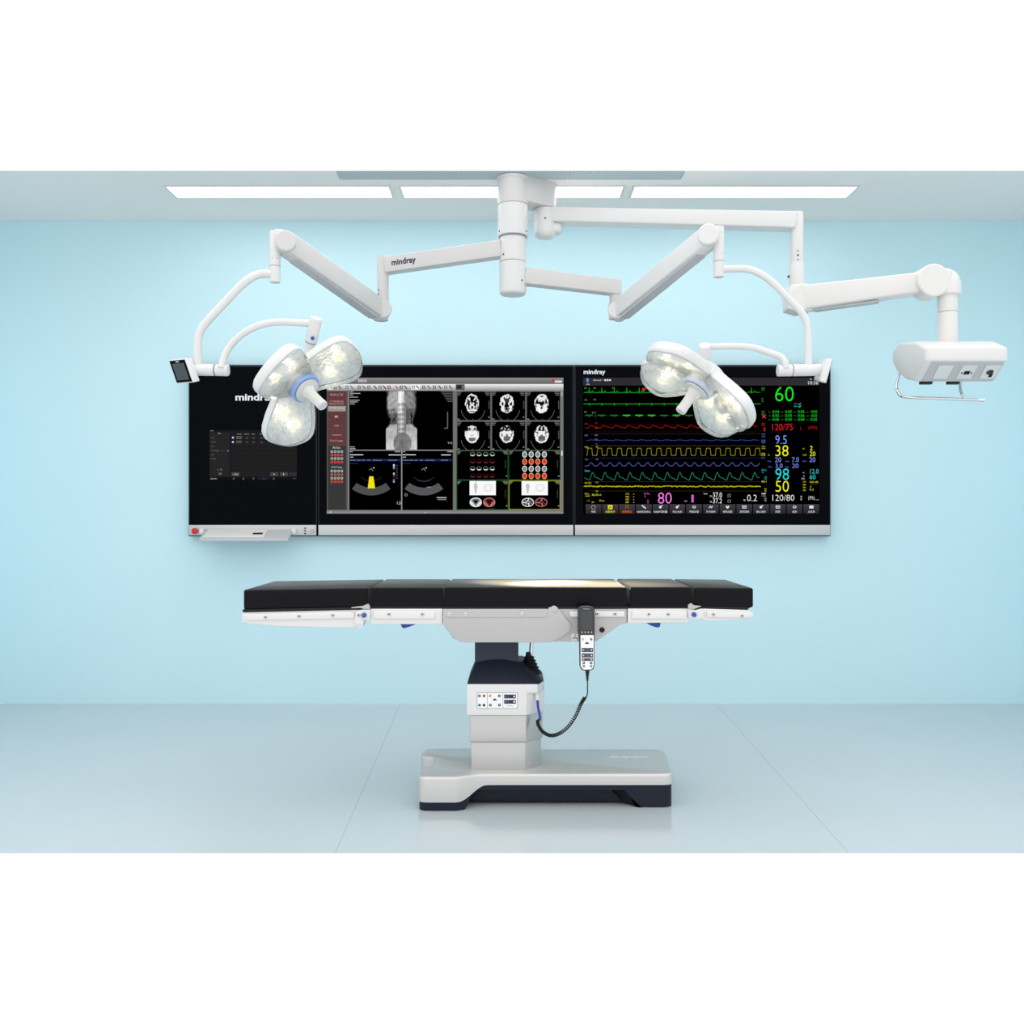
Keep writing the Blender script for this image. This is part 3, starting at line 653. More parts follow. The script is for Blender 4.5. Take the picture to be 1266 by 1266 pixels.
for y in (611, 617.8): p.frame(899.6, y, 903.4, y + 3.6, .6, (130, 130, 130))
for y in (613, 616.4): p.rect(989.6, y, 991.4, y + 2.2, (160, 160, 160))
ye = (196, 190, 44)
lab('RSO₂', 723, 609.4, ye, 5.4, 2.2); lab('IABP', 723.4, 612.6, ye, 6, 1.4); lab('BIS-SR-A', 732, 610.6, ye, 11.5, 2.4); lab('1.0', 725.5, 618, (140, 136, 34), 3.4); lab('30 min', 740.8, 617.8, ye, 6.2, 2.2); lab('20', 731.4, 620, ye, 3, 1.8)
for i, t in enumerate(('SQI', 'EMG', 'SEF', 'MF')): lab(t, 773.4, 609.8 + i * 3.4, ye, 4.4, 1.9); p.rect(783, 610.4 + i * 3.4, 784, 611.4 + i * 3.4, ye)
for i, t in enumerate(('待机', '报警暂停', '报警复位', 'NIBP启动/停止', 'NIBP测量', '停止全部', '界面设置', '手术操作', '参数设置', '波形回顾', '静止波形', '回顾', '趋势', '主菜单')):
    x0 = 724 + i * 20.72; x1 = x0 + 19.4; p.layer = 2; p.vgrad(x0, 623.4, x1, 635.2, (62, 60, 64), (42, 40, 44), 4)
    col = (232, 226, 40) if i == 1 else (222, 120, 44) if i == 2 else (226, 226, 228); p.layer = 3
    if i == 2: p.rect(x0 + 1.6, 631.6, x1 - 1.6, 634.2, (110, 20, 16)); p.layer = 4
    w = min(17, 2.9 * len(t)) / 2; cx = (x0 + x1) / 2; T(t, cx - w, 631.3, cx + w, 634, col)
    if i == 0: p.ring(cx, 627.2, 2.7, .6, (160, 160, 164))
    elif i == 1: p.rect(cx - 2.8, 624.4, cx + 2.8, 629.6, (240, 232, 30)); p.layer = 5; p.line([(cx - 1.4, 628.4), (cx, 626), (cx + 1.4, 628.4)], .9, (70, 66, 20))
    elif i == 2: p.line([(cx - 2, 628.8), (cx - 1, 626), (cx + 1, 626), (cx + 2, 628.8)], 1, (150, 84, 40)); p.line([(cx - 1.6, 625), (cx + 1.6, 625)], .8, (150, 84, 40))
    elif i in (3,): p.line([(cx - 2, 625), (cx + 2.2, 628.4)], 1.4, col)
    elif i in (4, 5, 10): p.disc(cx - .3, 627, 1.6, col); p.line([(cx - .2, 627), (cx + 2.2, 624.8)], 1, col)
    elif i in (6, 12): p.ring(cx, 626.8, 2.2, .8, col, ry=1.7)
    elif i in (7,): p.line([(cx - 2.2, 628), (cx - .4, 625.6), (cx + .6, 628), (cx + 2.2, 625.6)], .8, col)
    elif i in (8,): p.face([(cx, 629.2), (cx + 2.4, 626.6), (cx + 1.4, 625), (cx, 626), (cx - 1.4, 625), (cx - 2.4, 626.6)], col)
    else: p.frame(cx - 2.6, 625, cx + 2.6, 628.6, .7 if i != 13 else 1.6, col); p.line([(cx - 1.6, 626.8), (cx + 1.6, 626.8)], .6, col)
p.done('screen', M['screen'], vm, label='lit black screen with coloured traces and numbers')

# ================================================================== CEILING COLUMN
CX, CDP = X(634, 5.14), 5.14
def R(px, d=5.14): return px * d / F
zt = lambda y: Z(y, CDP - 0.08)
col = thing('ceiling_column', (CX, CDP, CZ), 'white cylindrical column hanging from the ceiling that carries all the arms', 'ceiling column')
mk('ceiling_flange', lathe(NB(), (CX, CDP, CZ - 0.0055), (0, 0, -1), [(0.088, 0), (0.088, 0.012), (0.078, 0.016), (0, 0.016)]), M['white'], col)
bm = NB(); lathe(bm, (CX, CDP, CZ - 0.018), (0, 0, -1), [(0.084, 0), (0.084, CZ - 0.018 - zt(247.5)), (0.080, CZ - 0.018 - zt(247.5) + 0.004), (0, CZ - 0.018 - zt(247.5) + 0.004)], 48)
mk('upper_housing', bm, M['offwhite'], col, label='pale grey upper housing')
def sect(name, y0, y1, rpx, m, round_=0.004):
    z0, z1 = zt(y0), zt(y1); r = R(rpx); hh = z0 - z1
    prof = [(r - 0.003, 0), (r, 0.003)] + [(r - round_ + round_ * math.cos(t), hh - round_ + round_ * math.sin(t)) for t in [i * PI / 12 for i in range(7)]] + [(0, hh)]
    return mk(name, lathe(NB(), (CX, CDP, z0), (0, 0, -1), prof, 48), m, col)
s1 = sect('swivel_section', 248.6, 287.5, 18.6, M['white']); sect('seam_ring', 287.3, 289, 17.5, M['seam'], .001)
s2 = sect('swivel_section', 288.8, 319.5, 16.3, M['white']); sect('seam_ring', 319.4, 320.3, 15.9, M['seam'], .001); s3 = sect('swivel_section', 320.2, 361, 16.6, M['white'], .018)
for s, x, y, rr in ((s1, 617.5, 283, 18.6), (s1, 650.5, 283, 18.6), (s2, 622.5, 312.5, 16.3), (s3, 645, 345, 16.6)):
    a = math.asin(max(-1, min(1, (x - 634) / rr))); rr_ = R(rr); q = V((CX + rr_ * math.sin(a), CDP - rr_ * math.cos(a), zt(y))); n_ = V((math.sin(a), -math.cos(a), 0))
    mk('screw', cyl(NB(), q - n_ * 0.003, q + n_ * 0.0015, 0.005, seg=14), M['charcoal'], s)
# housing that carries the supply boom
bm = NB(); z0, z1 = Z(216, 5.12), Z(249.5, 5.12)
e = V((X(674, 5.25), 5.25)); c0 = V((CX, CDP)); t = (e - c0).normalized(); s_ = V((t.y, -t.x)); r0 = 0.075; r1 = 0.062
plan = [c0 + s_ * r0 * 1.0, ] + [e + (s_ * math.cos(a) + t * math.sin(a)) * r1 for a in [i * PI / 12 for i in range(13)]] + [c0 - s_ * r0]
prism_z(bm, [(q.x, q.y) for q in plan], z1, z0)
boomhead = mk('boom_housing', bm, M['offwhite'], col, bevel=0.006, label='pale grey housing reaching to the boom pivot')

# ================================================================== ARMS AND SURGICAL LIGHTS
def shell_bar(bm, p0, p1, h0, h1, w0, w1): return bar(bm, p0, p1, w0, h0, w1=w1, h1=h1)
def disc_joint(p, axis, r, t): a = V(axis).normalized(); return lathe(NB(), V(p) - a * t / 2, a, [(r - .006, 0), (r, .006), (r, t - .006), (r - .006, t), (0, t)], 36)

def petal_outline(Rl, hw, n=9):
    """half outline of a petal: narrow at the hub, widest past the middle, blunt tip"""
    half = [(0.02, hw * .62), (0.10, hw * .74), (0.20, hw * .93), (0.27, hw * 1.0), (0.31, hw * .97), (0.338, hw * .86), (0.358, hw * .64), (0.373, hw * .32)]
    half = [(u / .38 * Rl, v) for u, v in half]
    return half + [(Rl, 0.0)] + [(u, -v) for u, v in half[::-1]]
LEDW = .085
TILT = math.radians(19)
def lamp_head(root, C, n, e1, angles, Rl, hw, leds, band):
    n = V(n).normalized(); e1 = (V(e1) - n * V(e1).dot(n)).normalized(); e2 = n.cross(e1).normalized()
    if e2.y > 0: e2 = -e2       # e2 leans towards the camera
    L3 = lambda u, v, w: C + e1 * u + e2 * v + n * w
    hub = mk('lamp_body', lathe(NB(), C - n * 0.075, n, [(0.05, 0), (0.075, 0.012), (0.095, 0.03), (0.10, 0.06), (0.10, 0.072), (0.09, 0.078), (0, 0.078)], 40), M['white'], root)
    for a in angles:
        ca, sa = math.cos(math.radians(a)), math.sin(math.radians(a))
        ct_, st_ = math.cos(TILT), math.sin(TILT)
        def pt(u, v, w):
            uu = u * ct_ - w * st_; ww = u * st_ + w * ct_ - .012
            return L3(uu * ca - v * sa, uu * sa + v * ca, ww)
        rdir = e1 * ca + e2 * sa; npet = n * ct_ - rdir * st_
        ol = petal_outline(Rl, hw); cu = Rl * .52
        sc = lambda k, w: [pt(cu + (u - cu) * k, v * k, w) for u, v in ol]
        bm = loft(NB(), [sc(.66, -.062), sc(.84, -.056), sc(.95, -.042), sc(1.0, -.020), sc(1.0, -.004), sc(.985, 0.0)])
        sh_ = mk('petal_shell', bm, M['white'], root)
        # reflector: slightly dished, inside the lens
        mk('reflector', loft(NB(), [sc(.955, 0.0008), sc(.955, 0.006), sc(.80, 0.004), sc(.5, .002), sc(.2, .002)]), M['reflector'], sh_)
        for (u, v, r) in leds:
            bm = lathe(NB(), pt(u * Rl, v * hw, 0.0065), npet, [(r, 0), (r * .8, .004), (r * .35, .007), (0, .0075)], 16)
            mk('led', bm, M['led'], sh_, label='warm glowing lamp')
            ld = bpy.data.lights.new('led_glow', 'POINT'); ld.energy = LEDW; ld.color = (1, .84, .54); ld.shadow_soft_size = .012
            o = bpy.data.objects.new('led_glow', ld); COL.objects.link(o); o.parent = sh_; o.location = pt(u * Rl, v * hw, .030) - WP[sh_.name]
        bm = loft(NB(), [sc(.975, 0.001), sc(.975, .026), sc(.94, .036), sc(.7, .040), sc(.3, .041)])
        mk('lens', bm, M['lens'], sh_, label='clear lens cover')
    hb = mk('hub', lathe(NB(), C + n * 0.0, n, [(0.084, 0), (0.084, .030), (0.078, .036), (0, .036)], 40), M['lightgrey'], root)
    mk('blue_band', lathe(NB(), C + n * .034, n, [(0.076, 0), (0.078, .002), (0.078, .026), (0.072, .032), (0, .032)], 40), band, hb, label='bluish band around the handle')
    hd = mk('handle', lathe(NB(), C + n * .070, n, [(0.062, 0), (0.062, .005), (0.034, .010), (0.030, .022), (0.025, .030), (0.024, .105), (0.0255, .112), (0.0255, .128), (0.022, .132), (0, .132)], 32), M['white'], root, label='white sterile handle')
    return hub, e1, e2, n

def light_head_spot(root, C, n, target, name, power, size):
    ld = bpy.data.lights.new(name, 'SPOT'); ld.energy = power; ld.color = (1, 0.83, 0.52); ld.spot_size = size; ld.spot_blend = 1.0; ld.shadow_soft_size = 0.03
    o = bpy.data.objects.new(name, ld); COL.objects.link(o); o.parent = root
    w = C + V(n).normalized() * 0.28
    o.location = w - WP[root.name]; o.rotation_euler = (V(target) - w).to_track_quat('-Z', 'Y').to_euler()

target = P(697, 722, 4.04)
# ---------------- left light
lt = thing('surgical_light', (CX, CDP, zt(312)), 'white three-petal surgical light on the arm left of the ceiling column', 'surgical light', 'surgical lights')
d0, d1, d2 = 5.14, 5.22, 4.56
a0 = V((CX - 0.06, CDP, Z(308.5, d0))); a1 = P(477, 329, d1)
arm = mk('extension_arm', shell_bar(NB(), a0, a1, S(20, d0), S(19.5, d1), 0.075, 0.075), M['offwhite'], lt, bevel=0.006)
dirn = (a1 - a0).normalized(); upv = V((0, 0, 1)); sd = dirn.cross(upv).normalized(); up2 = sd.cross(dirn)
def armlogo(x, y, e): # picture-like units along the arm, seen from the front
    q = a0 + dirn * ((615 - x) / 138.0 * (a1 - a0).length); k = sd if sd.y < 0 else -sd
    return q + k * (0.0382 + e) - up2 * S(y, d1)
p = Paint(armlogo); p.text('mindray', 486, -4.6, 515, 5.2, (48, 48, 56), .03); p.done('logo', M['print'], arm)
e0 = P(473.5, 318, d1)
mk('elbow_post', cyl(NB(), (e0.x, d1, Z(316.5, d1)), (e0.x, d1, Z(375.2, d1)), S(7.2, d1)), M['offwhite'], lt, bevel=0.003)
bm = NB()
for y in (360, 365, 370.5): box(bm, X(467, d1) - .002, X(467.8, d1), d1 - .012, d1 - .004, Z(y + 1, d1), Z(y - 1, d1))
bm.free()
for y in (360, 365, 370.5):
    q = V((e0.x - S(4.6, d1), d1 - S(5.6, d1), Z(y, d1))); n_ = V((-.63, -.77, 0))
    mk('screw', cyl(NB(), q - n_ * .004, q + n_ * .0015, .0042, seg=12), M['charcoal'], lt)
b0 = P(470, 384, d1); b1 = P(353, 301, d2)
sp = mk('spring_arm', shell_bar(NB(), b0, b1, S(23.5, d1), S(26, d2), .085, .085), M['offwhite'], lt, bevel=0.008)
mk('underside_strip', shell_bar(NB(), b0 + (b1 - b0) * .08 - V((0, 0, S(13.5, d1))), b0 + (b1 - b0) * .92 - V((0, 0, S(13.8, d2))), .012, .012, .06, .06), M['lightgrey'], sp)
mk('pivot', cyl(NB(), P(471, 374.6, d1), P(471, 396.5, d1), S(9.0, d1)), M['offwhite'], lt, bevel=.004)
ax = V((.25, -1, 0))
mk('joint_cover', disc_joint(b0 + V((.008, 0, 0)), ax, S(11.5, d1), .112), M['offwhite'], lt)
mk('joint_cover', disc_joint(b1, ax, S(13, d2), .108), M['offwhite'], lt)
mk('drop_post', cyl(NB(), P(340, 286, d2), P(340, 349.5, d2), S(6.6, d2)), M['white'], lt, bevel=.004)
mk('bracket', shell_bar(NB(), P(341, 296, d2), P(352, 296, d2), S(22, d2), S(22, d2), .06, .06), M['white'], lt, bevel=.006)
for x, y in ((336.5, 319), (343, 319)):
    q = P(x, y, d2 - S(6.2, d2)); mk('screw', cyl(NB(), q, q - V((0, .003, 0)), .003, seg=12), M['lightgrey'], lt)
mk('seam_ring', cyl(NB(), P(340, 329, d2), P(340, 329.8, d2), S(6.75, d2)), M['seam'], lt)
d3 = 4.52
mk('outer_yoke', tube(NB(), spline([P(340, 338.5, d2), P(325, 338.5, d2 - .005), P(312, 342.5, d3), P(296, 355, d3), P(275, 377, d3), P(256, 397.5, d3), P(247, 411, d3), P(244.2, 428, d3), P(244, 452, d3)], 8), S(5.1, d3), 24), M['white'], lt)
cb = mk('cross_bar', cyl(NB(), P(237, 457, d3), P(265.5, 457.5, d3), S(7.3, d3)), M['white'], lt, bevel=.003)
mk('seam_ring', cyl(NB(), P(265.3, 457.5, d3), P(266.3, 457.5, d3), S(7.1, d3)), M['seam'], lt)
mk('cross_bar', cyl(NB(), P(266.1, 457.5, d3), P(283, 457.8, d3), S(7.3, d3)), M['white'], lt, bevel=.008)
mk('inner_yoke', tube(NB(), spline([P(273.5, 455, d3 - .02), P(277, 441, d3 - .01), P(285, 427, d3), P(299, 413.5, d3), P(316, 404, d3), P(333, 399.2, d3), P(352, 398, d3), P(386, 400, d3)], 8), S(4.4, d3), 24), M['white'], lt)
k0, k1 = P(391.5, 393, d3 - .03), P(384.2, 422.5, d3 + .02)
kn = mk('knuckle', cyl(NB(), k0, k1, S(7.4, d3)), M['white'], lt, bevel=.004)
mk('blue_mark', cyl(NB(), P(386.4, 418.2, d3 - .012) , P(386.4, 418.2, d3 - .0205), .009, seg=16), M['blue'], kn, label='small blue mark')
mk('seam_ring', cyl(NB(), k1, k1 + (k1 - k0) * .03, S(7.2, d3)), M['seam'], lt)
Cl = P(369, 472, 4.52); nl = V((.67, -.40, -.626))
mk('stem', tube(NB(), spline([k1, P(381, 436, d3 + .04), P(370, 452, d3 + .05), Cl - nl.normalized() * .07], 6), S(5.6, d3), 20), M['white'], lt)
lamp_head(lt, Cl, nl, (.68, 0, .73), (-13, 93, 208), .33, .142, ((.48, -.35, .010), (.68, .25, .012)), M['paleblue'])
# touch panel at the yoke's end
f0 = [P(209.5, 446.4, 4.535), P(228.3, 444.4, 4.46), P(236.2, 470.6, 4.46), P(218.8, 473.2, 4.535)]
f0[2] = f0[1] + f0[3] - f0[0]
nrm = (f0[1] - f0[0]).cross(f0[3] - f0[0]).normalized(); nrm = nrm if nrm.y < 0 else -nrm
def grow(q, k): c = sum(q, V((0, 0, 0))) / 4; return [c + (v - c) * k for v in q]
tp = mk('touch_panel', hexa(NB(), grow(f0, 1.10), [v - nrm * .042 for v in grow(f0, 1.04)]), M['white'], lt, bevel=.006)
mk('glass', hexa(NB(), [v + nrm * .0012 for v in f0], [v - nrm * .001 for v in f0]), M['glass'], tp, smooth=False, label='black glass of the touch panel')
g1 = lambda u, v: (f0[0] * (1 - u) + f0[1] * u) * (1 - v) + (f0[3] * (1 - u) + f0[2] * u) * v + nrm * .0022
mk('screen', hexa(NB(), [g1(.12, .14), g1(.88, .14), g1(.88, .9), g1(.12, .9)], [g1(.12, .14) - nrm * .0008, g1(.88, .14) - nrm * .0008, g1(.88, .9) - nrm * .0008, g1(.12, .9) - nrm * .0008]), M['display'], tp, smooth=False, label='dark grey display')
mk('name_mark', hexa(NB(), [g1(.4, .05), g1(.6, .05), g1(.6, .09), g1(.4, .09)], [q - nrm * .0008 for q in (g1(.4, .05), g1(.6, .05), g1(.6, .09), g1(.4, .09))]), M['plate'], tp, smooth=False)
light_head_spot(lt, Cl, nl, P(672, 722, 4.04), 'surgical_lamp_beam', 2000, math.radians(25))

# ---------------- right light
rt = thing('surgical_light', (CX, CDP, zt(340)), 'white four-petal surgical light on the arm right of the ceiling column', 'surgical light', 'surgical lights')
d1, d2 = 5.22, 4.56
a0 = V((CX + 0.06, CDP, Z(342, 5.14))); a1 = P(766, 356.5, d1)
arm = mk('extension_arm', shell_bar(NB(), a0, a1, S(20, 5.14), S(18, d1), .075, .075), M['offwhite'], rt, bevel=.006)
mk('elbow_post', cyl(NB(), P(761, 347, d1), P(761, 374.8, d1), S(7.6, d1)), M['offwhite'], rt, bevel=.003)
for y in (358.5, 364, 369.5):
    q = V((X(761, d1) + S(4.6, d1), d1 - S(5.8, d1), Z(y, d1))); n_ = V((.63, -.77, 0))
    mk('screw', cyl(NB(), q - n_ * .004, q + n_ * .0015, .0042, seg=12), M['charcoal'], rt)
b0 = P(764, 385, d1); b1 = P(876, 294, d2)
sp = mk('spring_arm', shell_bar(NB(), b0, b1, S(22, d1), S(24.5, d2), .085, .085), M['white'], rt, bevel=.008)
mk('underside_strip', shell_bar(NB(), b0 + (b1 - b0) * .08 - V((0, 0, S(13.5, d1))), b0 + (b1 - b0) * .92 - V((0, 0, S(13.8, d2))), .012, .012, .06, .06), M['lightgrey'], sp)
mk('pivot', cyl(NB(), P(759.5, 374.8, d1), P(759.5, 395, d1), S(7, d1)), M['offwhite'], rt, bevel=.004)
ax = V((-.25, -1, 0))
mk('joint_cover', disc_joint(b0, ax, S(11, d1), .112), M['white'], rt)
mk('joint_cover', disc_joint(b1 + V((0, 0, .004)), ax, S(13, d2), .108), M['white'], rt)
mk('bracket', shell_bar(NB(), P(877, 291, d2), P(888, 291, d2), S(20, d2), S(20, d2), .06, .06), M['white'], rt, bevel=.006)
mk('drop_post', cyl(NB(), P(888.5, 280.5, d2), P(888.5, 343, d2), S(6.6, d2)), M['white'], rt, bevel=.004)
mk('seam_ring', cyl(NB(), P(888.5, 323, d2), P(888.5, 323.8, d2), S(6.75, d2)), M['seam'], rt)
for x, y in ((892.8, 287), (893, 312.6)):
    q = P(x, y, d2 - S(5.6, d2)); mk('screw', cyl(NB(), q + V((0, .003, 0)), q - V((0, .003, 0)), .003, seg=12), M['lightgrey'], rt)
mk('outer_yoke', tube(NB(), spline([P(888.5, 333, d2), P(908, 332.2, d2), P(926, 333, d2 - .02), P(941, 339, d3), P(957, 351, d3), P(975, 369.5, d3), P(989, 384, d3), P(996.5, 397, d3), P(999, 414, d3), P(999.2, 452, d3)], 8), S(4.4, d3), 24), M['white'], rt)
mk('cross_bar', cyl(NB(), P(979.8, 457.8, d3), P(1017, 457.2, d3), S(7.4, d3)), M['white'], rt, bevel=.003)
mk('seam_ring', cyl(NB(), P(978.7, 457.8, d3), P(979.9, 457.8, d3), S(7.1, d3)), M['seam'], rt)
mk('cross_bar', cyl(NB(), P(961.2, 458, d3), P(978.8, 457.8, d3), S(7.4, d3)), M['white'], rt, bevel=.003)
mk('inner_yoke', tube(NB(), spline([P(971.5, 455, d3 - .02), P(970.5, 448, d3 - .02), P(965, 441, d3 - .01), P(951, 436, d3), P(934, 430.5, d3), P(918, 428.4, d3), P(900, 428, d3), P(872, 429, d3)], 8), S(4.0, d3), 24), M['white'], rt)
k0, k1 = P(871.5, 426.5, d3 - .03), P(871.2, 449.5, d3 + .03)
mk('knuckle', cyl(NB(), k0, k1, S(7.3, d3)), M['white'], rt, bevel=.003)
Cr = P(870, 469, 4.52); nr = V((-.59, -.17, -.787))
mk('stem', tube(NB(), spline([k1 - (k1 - k0) * .3, k1, Cr - nr.normalized() * .07], 6), S(5.2, d3), 20), M['white'], rt)
lamp_head(rt, Cr, nr, (.8, 0, -.6), (25, 150, 222, 323), .332, .122, ((.45, -.3, .010), (.70, .25, .012)), M['paleband'])
f0 = [P(1019.5, 445.6, 4.60), P(1029.8, 443.8, 4.46), P(1021.6, 474.2, 4.46), P(1012.6, 472.4, 4.60)]
nrm = (f0[1] - f0[0]).cross(f0[3] - f0[0]).normalized(); nrm = nrm if nrm.x > 0 else -nrm
tp = mk('touch_panel', hexa(NB(), f0, [v - nrm * .03 for v in grow(f0, .92)]), M['white'], rt, bevel=.006)
mk('glass', hexa(NB(), [v + nrm * .0018 for v in grow(f0, .9)], [v + nrm * .0004 for v in grow(f0, .9)]), M['glass'], tp, smooth=False, label='black glass on the far side of the panel')
light_head_spot(rt, Cr, nr, P(683, 722, 4.04), 'surgical_lamp_beam', 7000, math.radians(17))

# ================================================================== SUPPLY PENDANT
pn = thing('supply_pendant', (X(672, 5.25), 5.25, Z(250, 5.12)), 'white supply pendant with three sockets hanging from the long jointed boom at right', 'supply pendant')
dp = 5.25; hx = X(674, dp)
hz0, hz1 = Z(249.9, 5.12), Z(291.5, dp - .05); hh = hz0 - hz1; r = S(14.2, dp)
mk('swivel_hub', lathe(NB(), (hx, dp, hz0), (0, 0, -1), [(r - .004, 0), (r, .004)] + [(r - .03 + .03 * math.cos(t), hh - .045 + .045 * math.sin(t)) for t in [i * PI / 12 for i in range(7)]] + [(0, hh)], 40), M['white'], pn)
mk('boom_foot', bar(NB(), (hx, dp, Z(283, dp)), P(695, 283, dp), .09, S(13, dp)), M['white'], pn, bevel=.022, seg=4)
q = P(674, 269.5, dp - r); mk('screw', cyl(NB(), q + V((0, .002, 0)), q - V((0, .002, 0)), .0048, seg=14), M['charcoal'], pn)
de = 4.92
mk('boom_arm', shell_bar(NB(), P(678, 267.3, dp), P(984, 274.3, de), S(17.3, dp), S(20, de), .10, .10), M['white'], pn, bevel=.007)
po = mk('drop_post', cyl(NB(), P(985, 263, de), P(985, 327, de), S(8.0, de)), M['white'], pn, bevel=.003)
for y in (310, 315.5, 321):
    q = P(986.5, y, de - S(7.7, de)); mk('screw', cyl(NB(), q + V((0, .003, 0)), q - V((0, .002, 0)), .005, seg=12), M['seam'] if y != 315.5 else M['charcoal'], po)
mk('collar', cyl(NB(), P(984.8, 326, de), P(984.8, 354, de), S(9.2, de)), M['white'], pn, bevel=.003)
q = P(975, 342, de); mk('screw', cyl(NB(), q + V((.006, 0, 0)), q - V((.004, 0, 0)), .007, seg=12), M['charcoal'], pn)
bm = NB(); prism_d(bm, [(974.5, 354), (994, 353), (1000, 360), (1001, 386), (986, 388.5), (971, 384), (970.5, 364)], de, de - .055, de + .055)
mk('pivot_block', bm, M['warm'], pn, bevel=.006)
dh = 4.66
c0_, c1_ = P(988, 370.5, de), P(1149, 349.5, dh)
mk('joint_cover', disc_joint(c0_, (.0, -1, 0), S(16.5, de), .124), M['warm'], pn)
mk('lift_arm', shell_bar(NB(), c0_, c1_, S(30, de), S(24, dh), .105, .105), M['warm'], pn, bevel=.01)
mk('slide_rail', bar(NB(), c0_ + (c1_ - c0_) * .12 - V((0, 0, .0665)), c0_ + (c1_ - c0_) * .62 - V((0, 0, .0625)), .05, .010), M['lightgrey'], pn)
mk('cable_clip', bar(NB(), P(999, 356.0, de), P(1012, 356.5, de - .02), .03, .012), M['plategrey'], pn, bevel=.003)
mk('joint_cover', disc_joint(c1_, (.0, -1, 0), S(20, dh), .116), M['warm'], pn)
q = P(1172, 366, dh); r = S(15.0, dh)
mk('head_dome', lathe(NB(), q, (0, 0, 1), [(r - .008, 0), (r, .006), (r, .045)] + [(r * math.cos(t), .045 + .085 * math.sin(t)) for t in [i * PI / 16 for i in range(1, 9)]], 40), M['warm'], pn)
mk('bracket', bar(NB(), c1_ + V((0, 0, .005)), P(1172, 350, dh), .115, S(30, dh)), M['warm'], pn, bevel=.02, seg=4)
bm = NB(); r = S(11.7, dh); cyl(bm, P(1171.5, 365.5, dh), P(1171.5, 386, dh), r); mk('head_post', bm, M['warm'], pn, bevel=.002)
mk('head_post', cyl(NB(), P(1171.5, 386.5, dh), P(1171.5, 430, dh), r * .985), M['warm'], pn, bevel=.002)
# head
x0, x1 = 1.973, 2.37
sec = [(4.50, 1.985), (4.50, 1.923), (4.625, 1.838), (4.74, 1.862), (4.85, 1.915), (4.92, 1.985), (4.92, 2.035), (4.84, 2.068), (4.62, 2.035)]
ringx = lambda x, k, cy=4.70, cz=1.95: [V((x, cy + (y - cy) * k, cz + (z - cz) * k)) for y, z in sec]
hdm = mk('head', loft(NB(), [ringx(x0, .90), ringx(x0 + .012, .975), ringx(x0 + .03, 1), ringx(x1 - .03, 1), ringx(x1 - .008, .97), ringx(x1, .90)]), M['warm'], pn, bevel=.006, seg=2, ang=25)
u_ = V((0, .125, -.085)); nf = V((0, -.085, -.125)).normalized(); fo = V((0, 4.50, 1.923))
face = lambda x, v, h: V((x, 0, 0)) + fo + u_ * v + nf * h
def slab(bm, xa, xb, va, vb, h0, h1, sk=0): return hexa(bm, [face(xa, va, h0), face(xb, va, h0), face(xb - sk, vb, h0), face(xa - sk, vb, h0)], [face(xa, va, h1), face(xb, va, h1), face(xb - sk, vb, h1), face(xa - sk, vb, h1)])
mk('socket_panel', slab(NB(), x0 + .03, x1 - .02, .04, .97, -.001, .003), M['lightgrey'], hdm, bevel=.001, seg=1, label='grey sloping socket panel')
socks = []
for i, xx in enumerate((2.045, 2.16, 2.272)):
    s = mk('socket', slab(NB(), xx, xx + .072, .2, .82, .0032, .007), M['plate'], hdm, bevel=.0015, seg=1, label=('blank white cover plate', 'white plate with a network port', 'white plate with a round power socket')[i])
    socks.append((s, xx))
mk_c = face(2.16 + .036, .52, .0075)
bm = slab(NB(), 2.182, 2.210, .45, .60, .0072, .0082); slab(bm, 2.170, 2.175, .5, .58, .0072, .0082); slab(bm, 2.217, 2.222, .5, .58, .0072, .0082)
mk('fitting', bm, M['black'], hdm, smooth=False)
bm = NB(); q = face(2.306, .5, .0072); lathe(bm, q, nf, [(.017, 0), (.017, .001), (.012, .0012), (0, .0012)], 24); 
mk('fitting', bm, M['charcoal'], hdm)
slab_b = slab(NB(), 2.31, 2.325, .56, .72, .0075, .0095); mk('fitting', slab_b, M['black'], hdm, smooth=False)
for xa in (2.002, 2.135):
    mk('rail_clamp', box(NB(), xa, xa + .056, 4.62, 4.65, 1.826, 1.846), M['black'], pn, bevel=.003)
dr = 4.62
mk('rail', tube(NB(), spline([V((1.99, 4.84, 1.93)), P(1108.5, 476, 4.84), P(1110, 484, 4.82), P(1114, 489.5, 4.80), P(1122, 491.3, 4.77), P(1140, 492, 4.74), P(1180, 493.3, 4.71), P(1217, 495, 4.70)], 8), S(1.9, dr), 14), M['chrome'], pn, label='thin chrome rail under the head')
mk('rail_strut', tube(NB(), spline([P(1187, 468, 4.72), P(1187.5, 481, 4.72), P(1190, 488.5, 4.71), P(1195, 493.8, 4.705)], 6), S(1.7, dr), 12), M['chrome'], pn)

# ================================================================== OPERATING TABLE
TF, TB = 3.80, 4.28      # front and back of the table top
ot = thing('operating_table', (X(625, 4.0), 4.02, 0), 'operating table with black pads on a silver column and base', 'operating table')
# ---- base
def fillet(pts, n=6):
    """pts: (x, y, radius); closed outline with rounded corners"""
    out = []; m_ = len(pts)
    for i, (x, y, r) in enumerate(pts):
        p = V((x, y)); a = V(pts[i - 1][:2]); b = V(pts[(i + 1) % m_][:2])
        if r <= 0: out.append(p); continue
        ta, tb = (a - p).normalized(), (b - p).normalized(); ang = ta.angle(tb); k = min(r / math.tan(ang / 2), (a - p).length * .49, (b - p).length * .49)
        q0, q1 = p + ta * k, p + tb * k
        for j in range(n + 1):
            t = j / n; out.append(q0 * (1 - t) ** 2 + p * 2 * t * (1 - t) + q1 * t * t)
    return out
def resample(pts, step):
    out = []
    for i, p in enumerate(pts):
        q = pts[(i + 1) % len(pts)]; n = max(1, int((q - p).length / step))
        for k in range(n): out.append(p.lerp(q, k / n))
    return out
bfy = 3.83; bby = 4.235
